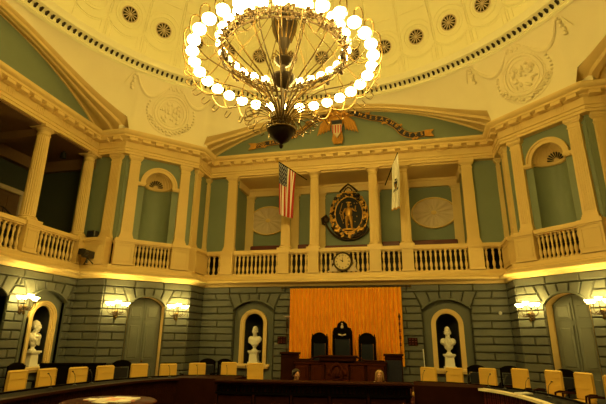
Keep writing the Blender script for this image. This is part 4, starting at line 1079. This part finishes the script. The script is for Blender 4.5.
# ------------------------------------------------------------ ring desks
def desk_path(side):
    P_ = [(2.35, -4.12), (3.1, -4.2), (3.8, -4.5), (4.45, -5.15), (4.85, -6.0), (5.08, -6.95), (5.17, -8.0), (5.15, -9.2), (5.05, -10.6), (4.9, -12.0)]
    return [(side*x, y) for x, y in P_]
DZ = .87
def ring_desk(side, label):
    P_ = catmull([(x, y, 0) for x, y in desk_path(side)], 5); N = len(P_)
    t = thing('ring_desk', label, 'desk', (0,0,0), 0, 'curved senate desks')
    nr = []
    for i in range(N):
        d = P_[min(i+1, N-1)]-P_[max(i-1, 0)]; d.normalize(); nn = Vector((d.y, -d.x, 0))*(1 if side > 0 else -1)   # inward
        if nn.dot(Vector((0, -9, 0))-P_[i]) < 0: nn = -nn
        nr.append(nn)
    def sw(prof, name, m, **k):
        mb = MB(); n = len(prof); vs = []
        for p, nn in zip(P_, nr):
            for o, z in prof: q = p+nn*o; vs.append((q.x, q.y, z))
        fs = [(i*n+j, i*n+(j+1) % n, (i+1)*n+(j+1) % n, (i+1)*n+j) for i in range(N-1) for j in range(n)]+[tuple(range(n)), tuple((N-1)*n+j for j in range(n))]
        mb.add(vs, fs); return mb.build(name, m, t, **k)
    sw([(0, DZ-.05), (0, DZ), (.62, DZ-.0), (.62, DZ-.05)], 'desk_top', 'blackwood', smooth=False)
    sw([(.0, DZ-.0), (.0, DZ+.03), (.05, DZ+.03), (.05, DZ-.0)], 'back_rim', 'blackwood', smooth=False)
    e = sw([(.58, DZ-.045), (.58, DZ+.012), (.69, DZ+.005), (.69, DZ-.045)], 'inner_edge', 'ceil' if side > 0 else 'wood', smooth=False)  # right rim coloured pale to paint in the light falling on it
    if side > 0: e['label'] = 'inner edge with the light on it painted pale'
    f = sw([(.56, .08), (.56, DZ-.045), (.62, DZ-.045), (.62, .08)], 'modesty_panel', 'maroon' if side > 0 else 'wood', smooth=False)
    if side > 0: f['label'] = 'maroon gridded inner front'
    mb = MB()
    for i in range(N-1):
        for k in range(3):
            p = P_[i].lerp(P_[i+1], k/3)+nr[i]*.63; mb.tube([(p.x, p.y, .08), (p.x, p.y, DZ-.05)], .007, 4)
    for z in (.3, .52, .70): mb.tube([(p+nn*.63).to_tuple()[:2]+(z,) for p, nn in zip(P_, nr)], .006, 4)
    mb.build('panel_beading', 'wood', t)
    for q in (2, 12, 22, 32, 42):
        if q < N:
            p = P_[q]; mb = MB(); p2 = p+nr[q]*.08; mb.tube([(p2.x, p2.y, 0), (p2.x, p2.y, DZ-.05)], .03, 8); mb.build('leg', 'wood', t)
    sd = side; mb = MB(); pts = [(2.28, -4.1), (3.15, -4.16), (3.95, -4.58), (3.95, -5.0), (3.80, -5.32), (2.28, -5.25)]
    vs = [(sd*x, y, z) for z in (0, DZ+.015) for x, y in pts]; k = len(pts)
    mb.add(vs, [tuple(range(k)), tuple(range(k, 2*k))]+[(i, (i+1) % k, k+(i+1) % k, k+i) for i in range(k)]); mb.build('end_cabinet', 'wood', t, smooth=False)
    return P_, nr
ring_desk(-1, 'curved dark senate desk sweeping along the left side')
ring_desk(1, 'curved dark senate desk along the right with maroon inner front')

# ------------------------------------------------------------ senators' chairs
def chair_proto():
    t = thing('leather_chair', 'x', 'chair', (0,0,0), 0, 'golden leather chairs round the ring desks')
    mb = MB(); w = .25
    mb.box(-w, w, .20, .28, .52, 1.17); o = mb.build('backrest', 'leather', t, bev=.03)
    mb = MB()
    for i in range(3): mb.box(-w+.03, w-.03, .188, .2, .60+.19*i, .60+.19*i+.012)
    mb.tube([(-w+.02, .19, .55), (-w+.02, .19, 1.14), (w-.02, .19, 1.14), (w-.02, .19, .55)], .008, 5); mb.build('back_piping', 'leather', t)
    mb = MB(); mb.box(-.28, .28, -.28, .22, .42, .53); mb.build('seat', 'leather', t, bev=.03)
    for s in (-1, 1):
        mb = MB(); mb.tube([(s*.3, .2, .66), (s*.31, -.05, .68), (s*.31, -.2, .66), (s*.30, -.22, .45)], [.028, .03, .028, .022], 8); mb.build('armrest', 'wood', t)
    mb = MB(); mb.lathe([(.04, .08), (.035, .42)], n=10); mb.build('column', 'bronze', t)
    mb = MB()
    for i in range(5): a = 2*pi*i/5; mb.tube([(0,0,.12), (.3*cos(a), .3*sin(a), .06)], [.03, .018], 6); mb.ell((.3*cos(a), .3*sin(a), .03), (.03, .03, .03), 8, 6)
    mb.build('star_base', 'wood', t); return t
CH = None
# camera ray helper (used only to lay the seating out where it stands)
chairs = [(-5.80, -8.50, 'golden leather chair below the far left wall sconce'), (-5.75, -7.70, 'golden leather chair in front of the far left wall niche'), (-5.48, -7.15, 'golden leather chair in front of the long dark bench'),
    (-5.32, -6.28, 'golden leather chair right of the long dark bench'), (-5.05, -5.25, 'golden leather chair in front of the left corner door'), (-4.40, -4.82, 'golden leather chair in front of the left door jamb'),
    (-3.93, -4.15, 'golden leather chair below the sconce beside the left corner'), (-3.02, -3.45, 'golden leather chair just left of the left front niche'), (-2.2, -3.55, 'golden leather chair in front of the left front niche'),
    (2.66, -3.55, 'golden leather chair beside the thin white pole'), (3.42, -3.45, 'golden leather chair in front of the right front niche'), (4.25, -3.55, 'golden leather chair right of the right front niche'),
    (5.08, -3.9, 'golden leather chair below the sconce left of the right door'), (5.65, -4.35, 'golden leather chair left of the right corner door'), (5.95, -5.35, 'golden leather chair in front of the right corner door'), (6.15, -6.35, 'golden leather chair cut off by the right edge')]
CHX = [(17,372),(47,370),(75,369),(105.5,367),(139.5,365),(168,365),(195,364),(229.5,363),(255.5,364),(428,365.6),(454.7,366),(487.5,366.5),(519.5,367),(550,368.5),(583,372.5),(612,376)]
CPOS = [(-5.98, -8.02), (-5.87, -7.31), (-5.55, -6.7), (-5.39, -5.9), (-5.13, -4.81), (-4.44, -4.46), (-3.91, -3.8), (-3.24, -2.96), (-2.33, -3.16), (2.6, -3.08), (3.32, -2.94), (4.21, -2.78), (5.06, -2.62), (5.78, -3.0), (6.26, -3.72), (6.54, -4.6)]
for i, (x, y, l) in enumerate(chairs):
    P_ = [Vector(p) for p in desk_path(-1 if x < 0 else 1)]; c = min(P_, key=lambda q: (q-Vector((x, y))).length)
    x, y = CPOS[i]; cx, cy = 0, -8.2
    rz = atan2(-(cx-x), (cy-y)) if 0 else atan2((cx-x), -(cy-y))
    rz += random.uniform(-.12, .12)
    # local -y faces the centre
    if CH is None: CH = chair_proto(); CH.location = (x, y, 0); CH.rotation_euler = (0,0,rz); CH['label'] = l
    else: dup(CH, l, (x, y, 0), rz)
# microphones
def mic_proto():
    t = thing('gooseneck_microphone', 'x', 'microphone', (0,0,0), 0, 'gooseneck microphones on the ring desks')
    mb = MB(); mb.lathe([(.045, 0), (.045, .012), (.015, .03)], n=10); mb.build('base', 'plast', t)
    mb = MB(); mb.tube([(0,0,.02), (0,0,.12), (.0, .03, .22), (0, .08, .27)], .006, 5); mb.build('gooseneck', 'plast', t)
    mb = MB(); mb.ell((0, .10, .285), (.014, .028, .014), 8, 6); mb.build('capsule', 'plast', t); return t
MIC = None
for i, (x, y, l) in enumerate(chairs):
    if i in (3,): continue
    P_ = catmull([(a, b, 0) for a, b in desk_path(-1 if x < 0 else 1)], 8); v = Vector((x, y, 0)); c = min(P_, key=lambda q: (q-v).length)
    d = (Vector((0, -8.2, 0))-c).normalized(); p = c+d*.22; rz = atan2(-(-d.x), -(-d.y)) if 0 else atan2(d.x, -d.y)
    ml = 'gooseneck microphone on the desk before the chair '+l.replace('golden leather chair ', '')
    if MIC is None: MIC = mic_proto(); MIC.location = (p.x, p.y, DZ); MIC.rotation_euler = (0,0,rz); MIC['label'] = ml
    else: dup(MIC, ml, (p.x, p.y, DZ), rz)

# ------------------------------------------------------------ dark furniture along the walls
def settee(loc, rz, w, label):
    t = thing('dark_bench', label, 'bench', loc, rz); h = w/2
    mb = MB(); mb.box(-h, h, -.45, .0, .36, .45); mb.build('seat', 'bleather', t, bev=.02)
    mb = MB(); mb.box(-h, h, .0, .07, .3, 1.08); mb.box(-h-.02, h+.02, -.02, .09, 1.06, 1.12); mb.build('backrest', 'blackwood', t, bev=.01)
    for s in (-1, 1):
        mb = MB(); mb.box(s*h-.03, s*h+.03, -.45, .05, .0, .68); mb.build('end_panel', 'blackwood', t, bev=.01)
settee((-7.75, -4.4, 0), .5, 1.8, 'long dark high-backed bench against the far left wall')
def armchair(loc, rz, label):
    global AC
    if AC: return dup(AC, label, loc, rz)
    t = thing('carved_armchair', label, 'chair', loc, rz, 'dark carved armchairs along the walls'); AC = t
    mb = MB(); mb.box(-.25, .25, -.25, .25, .40, .48); mb.build('seat', 'bleather', t, bev=.02)
    mb = MB(); w = .26
    for s in (-1, 1): mb.box(s*w-.025, s*w+.025, .2, .25, 0, 1.1)
    mb.poly([(w*1.05*cos(pi*i/12), 1.05+.13*sin(pi*i/12)) for i in range(13)]+[(-w, .97), (w, .97)], .2, .25); mb.box(-w, w, .2, .24, .55, .62); mb.build('back_frame', 'blackwood', t, smooth=False)
    mb = MB(); mb.box(-w+.05, w-.05, .205, .24, .64, .95); mb.build('backrest', 'bleather', t, bev=.01)
    for s in (-1, 1):
        mb = MB(); mb.tube([(s*.27, .2, .68), (s*.27, -.2, .68), (s*.27, -.22, .64)], .025, 6); mb.tube([(s*.26, -.2, .66), (s*.26, -.22, 0)], .022, 6); mb.build('armrest', 'blackwood', t)
AC = None
armchair((-8.25, -5.75, 0), pi/2, 'dark round-topped armchair left of the far left niche')
armchair((-6.75, -3.35, 0), pi/4, 'dark round-topped armchair left of the left corner door')
armchair((-5.75, -1.85, 0), pi/4, 'dark round-topped armchair right of the left corner door')
armchair((-4.95, -1.05, 0), .1, 'dark armchair near the left front corner')
armchair((-4.35, -1.0, 0), -.1, 'dark armchair just left of the left front niche')
armchair((4.25, -1.35, 0), 0, 'dark armchair in front of the right front niche edge')
armchair((5.15, -1.35, 0), -.3, 'dark armchair near the right front corner')
armchair((6.25, -2.45, 0), -pi/4, 'dark round-topped armchair left of the right corner door')

# ------------------------------------------------------------ table with papers (lower left)
TX, TY, TZ = -3.15, -9.0, .78
t = thing('round_table', 'round wooden table with papers at the lower left', 'table', (TX, TY, 0), 0)
mb = MB(); mb.lathe([(0, TZ-.04), (.80, TZ-.04), (.83, TZ-.02), (.80, TZ), (0, TZ)], n=40); mb.build('tabletop', 'redwood', t)
mb = MB(); mb.lathe([(.30, 0), (.28, .04), (.08, .10), (.06, .4), (.09, .6), (.18, TZ-.04)], n=20); mb.build('pedestal', 'wood', t)
for i in range(34):
    a = random.uniform(0, 2*pi); r = random.uniform(0, .42); x = TX+.05+r*cos(a)*1.05; y = TY+.02+r*sin(a)*.8; pk = i in (19, 22, 25, 28, 31, 33, 30, 27)
    mb = MB(); h = random.uniform(.012, .03); mb.box(-.14, .14, -.10, .10, 0, h)
    lift = .004+.0022*i
    if i == 0: pass
    o = mb.build('paper_stack', 'pink' if pk else 'paper', loc=(x, y, TZ+.0+.0*lift), rz=a*2, smooth=False)
    tag(o, ('pink' if pk else 'white')+' paper packet heaped on the round table', 'papers', 'papers heaped on the round table' if not pk else 'pink papers heaped on the round table')

# small papers on the right desk and on the counter
for (x, y, z, l, w) in ((4.42, -6.35, DZ+.012, 'white papers lying on the right curved desk', .14),):
    mb = MB(); mb.box(-w, w, -.1, .1, 0, .03); tag(mb.build('paper_stack', 'paper', loc=(x, y, z), rz=.5, smooth=False), l, 'papers')

# ------------------------------------------------------------ two seated people behind the counter
def person(loc, rz, label, hair, cloth, yaw, longhair):
    t = thing('person', label, 'person', loc, rz)
    mb = MB(); sh = .80
    mb.tube([(0, .0, .46), (0, .02, .60), (0, .02, .74), (0, .0, .84)], [.15, .13, .15, .10], 12); mb.ell((0, 0, .50), (.17, .13, .10), 14, 10)
    for s in (-1, 1):
        mb.tube([(s*.08, 0, .50), (s*.10, -.22, .50), (s*.11, -.42, .49), (s*.11, -.44, .25), (s*.11, -.42, .07)], [.085, .08, .06, .055, .04], 10)
        mb.tube([(s*.11, -.40, .05), (s*.12, -.60, .03)], [.045, .03], 8)
        mb.tube([(s*.14, 0, .80), (s*.20, .0, .77), (s*.22, -.06, .60), (s*.19, -.26, .62)], [.055, .055, .045, .035], 10)
        mb.ell((s*.18, -.31, .625), (.035, .045, .018), 10, 6)
        for k in range(4): L = (.065, .075, .07, .055)[k]; x = s*.18-.027+.018*k; mb.tube([(x, -.335, .625), (x, -.36, .632), (x, -.345-L, .618)], [.009, .0085, .007], 6)
        mb.tube([(s*.18-s*.03, -.30, .62), (s*.18-s*.055, -.34, .615), (s*.18-s*.06, -.365, .61)], [.010, .009, .008], 6)
    mb.tube([(0, 0, .80), (0, -.01, .95)], [.06, .05], 10)
    head(mb, (0, -.02, 1.0), 1.0, yaw)
    o = mb.build('body', 'skin', t); remesh(o, .0075, 1)
    mb = MB(); Rz = Matrix.Rotation(yaw, 3, 'Z')
    c = Vector((0, -.02, 1.0))
    mb.ell(c+Rz @ Vector((0, .025, .05)), (.098, .10, .095), 14, 10)
    for s in (-1, 1):
        mb.tube([c+Rz @ Vector((s*.02, -.055, .10)), c+Rz @ Vector((s*.075, -.02, .06)), c+Rz @ Vector((s*.085, .03, -.02 if not longhair else -.10))], [.03, .028, .03], 8)
    mb.ell(c+Rz @ Vector((0, .06, -.02 if not longhair else -.07)), (.075, .05, .09 if not longhair else .13), 12, 8)
    o = mb.build('hair', hair, t); remesh(o, .009, 1)
    mb = MB()
    mb.tube([(0, .0, .42), (0, .02, .60), (0, .02, .74), (0, .0, .855)], [.175, .15, .17, .10], 14)
    for s in (-1, 1):
        mb.tube([(s*.10, 0, .82), (s*.20, .0, .785), (s*.225, -.06, .60), (s*.195, -.22, .61)], [.07, .07, .058, .048], 10)
        mb.tube([(s*.08, 0, .50), (s*.10, -.22, .50), (s*.11, -.43, .49), (s*.11, -.44, .25), (s*.11, -.42, .10)], [.10, .095, .075, .07, .06], 10)
    o = mb.build('clothing', cloth, t); remesh(o, .01, 1)
    mb = MB()
    for s in (-1, 1): mb.ell((s*.12, -.52, .035), (.05, .12, .04), 10, 6)
    mb.build('shoes', 'plast', t); t.scale = (1.03, 1.03, 1.03)
    return t
def stool(loc, rz, l):
    t = thing('clerk_chair', l, 'chair', loc, rz, 'low clerk chairs behind the counter')
    mb = MB(); mb.box(-.23, .23, -.22, .2, .34, .40); mb.build('seat', 'bleather', t, bev=.02)
    mb = MB(); mb.box(-.2, .2, .2, .25, .4, .82); mb.build('backrest', 'bleather', t, bev=.02)
    for a, b in ((-.2, -.2), (.2, -.2), (-.2, .2), (.2, .2)): mb = MB(); mb.tube([(a, b, 0), (a, b, .36)], .018, 6); mb.build('leg', 'blackwood', t)
PY = -5.35
person((-.60, PY+.2, .0), .5, 'dark-haired person in dark clothes seated behind the counter, left', 'dhair', 'dsuit', .25, False)
person((1.46, PY+.6, .0), -.2, 'light-haired person in beige top seated behind the counter, right', 'lhair', 'shirt', .3, True)
stool((-.60, PY+.2, 0), .5, 'low chair under the dark-haired person'); stool((1.46, PY+.6, 0), -.2, 'low chair under the light-haired person')

# ------------------------------------------------------------ chandelier
t = thing('chandelier', 'huge brass chandelier with two rings of lit globes under the dome', 'chandelier', (0, CY, 0), 0)
BZ = 5.45
mb = MB(); mb.lathe([(0, BZ-.02), (.02, BZ-.01), (.04, BZ+.02), (.045, BZ+.05), (.02, BZ+.08), (.06, BZ+.11), (.14, BZ+.16), (.21, BZ+.24), (.25, BZ+.33), (.265, BZ+.37), (.22, BZ+.37), (0, BZ+.36)], n=32); mb.build('bottom_bowl', 'dkbronze', t)
mb = MB(); mb.tube([(.265*cos(2*pi*i/32), .265*sin(2*pi*i/32), BZ+.375) for i in range(32)], .02, 6, closed=True)
for i in range(24):
    a = 2*pi*i/24
    for k in range(3): rr = .26-.05*k; zz = BZ+.39+.09*k; mb.tube([(rr*cos(a), rr*sin(a), zz), ((rr+.05)*cos(a+.08), (rr+.05)*sin(a+.08), zz+.05), ((rr+.0)*cos(a+.13), (rr)*sin(a+.13), zz+.08)], .012, 4)
mb.build('filigree_collar', 'brass', t)
mb = MB(); mb.lathe([(.08, 5.95), (.10, 6.15), (.06, 6.3), (.035, 6.4), (.035, 6.75), (.10, 6.80), (.24, 6.95), (.26, 7.02), (.12, 7.06), (.06, 7.12), (.05, 7.3), (.16, 7.36), (.20, 7.42), (.10, 7.5), (.07, 7.65), (.14, 7.9), (.23, 8.25), (.25, 8.4), (.18, 8.5), (.08, 8.6), (.05, 8.9), (.03, 9.2), (.03, 19.6)], n=24, flute=0)
mb.build('central_stem', 'dkbronze', t)
mb = MB(); mb2 = MB()
for i in range(12):
    a = 2*pi*i/12; mb.tube([(.15*cos(a), .15*sin(a), 7.9), (.25*cos(a), .25*sin(a), 8.2), (.28*cos(a), .28*sin(a), 8.42), (.2*cos(a), .2*sin(a), 8.52)], .016, 5)
    mb2.tube([(.08*cos(a), .08*sin(a), 7.5), (.22*cos(a), .22*sin(a), 7.56), (.24*cos(a), .24*sin(a), 7.42)], .014, 5)
mb.build('vase_gilding', 'brass', t); mb2.build('urn_gilding', 'brass', t)
RC, ZC = 1.27, 7.58
mb = MB()
for rr, zz in ((RC, ZC), (RC, ZC-.12), (RC+.03, ZC+.08)): mb.tube([(rr*cos(2*pi*i/72), rr*sin(2*pi*i/72), zz) for i in range(72)], .018, 6, closed=True)
for i in range(340):
    a = 2*pi*i/340+random.uniform(-.02, .02); rr = RC+random.uniform(-.06, .06); zz = ZC+random.uniform(-.14, .12)
    dens = .4+.6*abs(sin(a*8))
    if random.random() > dens: continue
    mb.ell((rr*cos(a), rr*sin(a), zz), (random.uniform(.02, .06), random.uniform(.02, .06), random.uniform(.03, .08)), 6, 5, rot=Matrix.Rotation(random.uniform(0, 3), 3, 'X'))
mb.build('foliage_hoop', 'bronze', t)
def radial(mb, prof, a, r, n=5, per=5):
    pts = catmull([(x*cos(a), x*sin(a), z) for x, z in prof], per); mb.tube(pts, r, n)
NO = 32
gm = None; im = None; am = None; ai = None
for i in range(16):                                           # long ribs from hub to crown
    a = 2*pi*(i+.5)/16; mb = MB()
    radial(mb, [(.07, 6.0), (.16, 6.35), (.42, 6.75), (.82, 7.05), (1.12, 7.3), (RC, ZC-.1)], a, .017)
    radial(mb, [(RC, ZC+.05), (1.05, ZC+.45), (.65, 8.35), (.30, 8.75), (.06, 9.0)], a, .009)
    mb.build('rib', 'brass', t)
for i in range(NO):
    a = 2*pi*(i+.25)/NO; mb = MB(); c = (1.84*cos(a), 1.84*sin(a), 7.35)
    base = [(.10, 6.02), (.28, 6.30), (.75, 6.62), (1.30, 6.72), (1.72, 6.86), (1.98, 7.18), (2.02, 7.48), (1.94, 7.62), (1.85, 7.60), (1.84, 7.50)] if i % 2 == 0 else [(RC, ZC-.12), (1.36, 7.25), (1.60, 6.98), (1.90, 7.05), (2.02, 7.30), (2.02, 7.50), (1.94, 7.62), (1.85, 7.60), (1.84, 7.50)]
    radial(mb, base, a, .0125)
    radial(mb, [(1.72, 6.86), (1.88, 6.78), (1.96, 6.88), (1.88, 6.96)], a, .010, 4, 4)
    mb.lathe([(.015, .14), (.05, .12), (.055, .09), (.04, .08)], c, 10)
    arm = mb.build('outer_arm', 'brass', t)
    if gm is None:
        g = MB(); g.ell((0,0,0), (.125, .125, .095), 14, 9); go = g.build('globe', 'globe', arm); gm = go
    else: go = gm.copy(); COL.objects.link(go); go.parent = arm
    go.location = c
for i in range(24):                                           # lower S-scrolls around the bowl
    a = 2*pi*(i+.5)/24; mb = MB()
    radial(mb, [(.12, 5.98), (.30, 6.16), (.55, 6.22), (.74, 6.12), (.72, 5.98), (.60, 5.98)], a, .011, 4, 5); mb.build('lower_scroll', 'brass', t)
NI = 30
for i in range(NI):
    a = 2*pi*(i+.4)/NI; mb = MB(); c = (1.33*cos(a), 1.33*sin(a), 7.76)
    radial(mb, [(RC-.02, ZC-.05), (1.40, ZC-.02), (1.42, ZC+.08), (1.34, ZC+.10)], a, .010, 4, 4); mb.lathe([(.015, -.11), (.05, -.09), (.05, -.06)], c, 8)
    arm = mb.build('inner_arm', 'bronze', t); dim = i in (14, 0)
    if im is None or dim:
        g = MB(); g.ell((0,0,0), (.098, .098, .09), 12, 8); go = g.build('globe', 'dimglobe' if dim else 'globe', arm)
        if not dim: im = go
        else: go['label'] = 'dim yellow globe'
    else: go = im.copy(); COL.objects.link(go); go.parent = arm
    go.location = c

# ------------------------------------------------------------ camera and world
w = bpy.data.worlds.new('world'); S.world = w; w.use_nodes = True
w.node_tree.nodes['Background'].inputs[0].default_value = (.35, .25, .1, 1); w.node_tree.nodes['Background'].inputs[1].default_value = .02
cam = bpy.data.cameras.new('camera'); co = bpy.data.objects.new('camera', cam); COL.objects.link(co); S.camera = co
yaw, pit, rol = .228, .301, .012
fw = Vector((-sin(yaw)*cos(pit), cos(yaw)*cos(pit), sin(pit))); rt = Vector((cos(yaw), sin(yaw), 0)); up = rt.cross(fw)
r2 = rt*cos(rol)+up*sin(rol); u2 = up*cos(rol)-rt*sin(rol)
mt = Matrix((r2, u2, -fw)).transposed().to_4x4(); mt.translation = (2.213, -16.737, 1.9); co.matrix_world = mt
cam.sensor_width = 36; cam.lens = 440.714/606*36; cam.clip_start = .05; cam.clip_end = 100
S.view_settings.view_transform = 'Standard'; S.view_settings.look = 'None'; S.view_settings.gamma = 1; S.view_settings.exposure = 1.4; S.view_settings.use_curve_mapping = False
S.cycles.use_denoising = True; S.cycles.max_bounces = 6; S.cycles.diffuse_bounces = 4; S.cycles.caustics_reflective = False; S.cycles.caustics_refractive = False
S.cycles.sample_clamp_indirect = 6
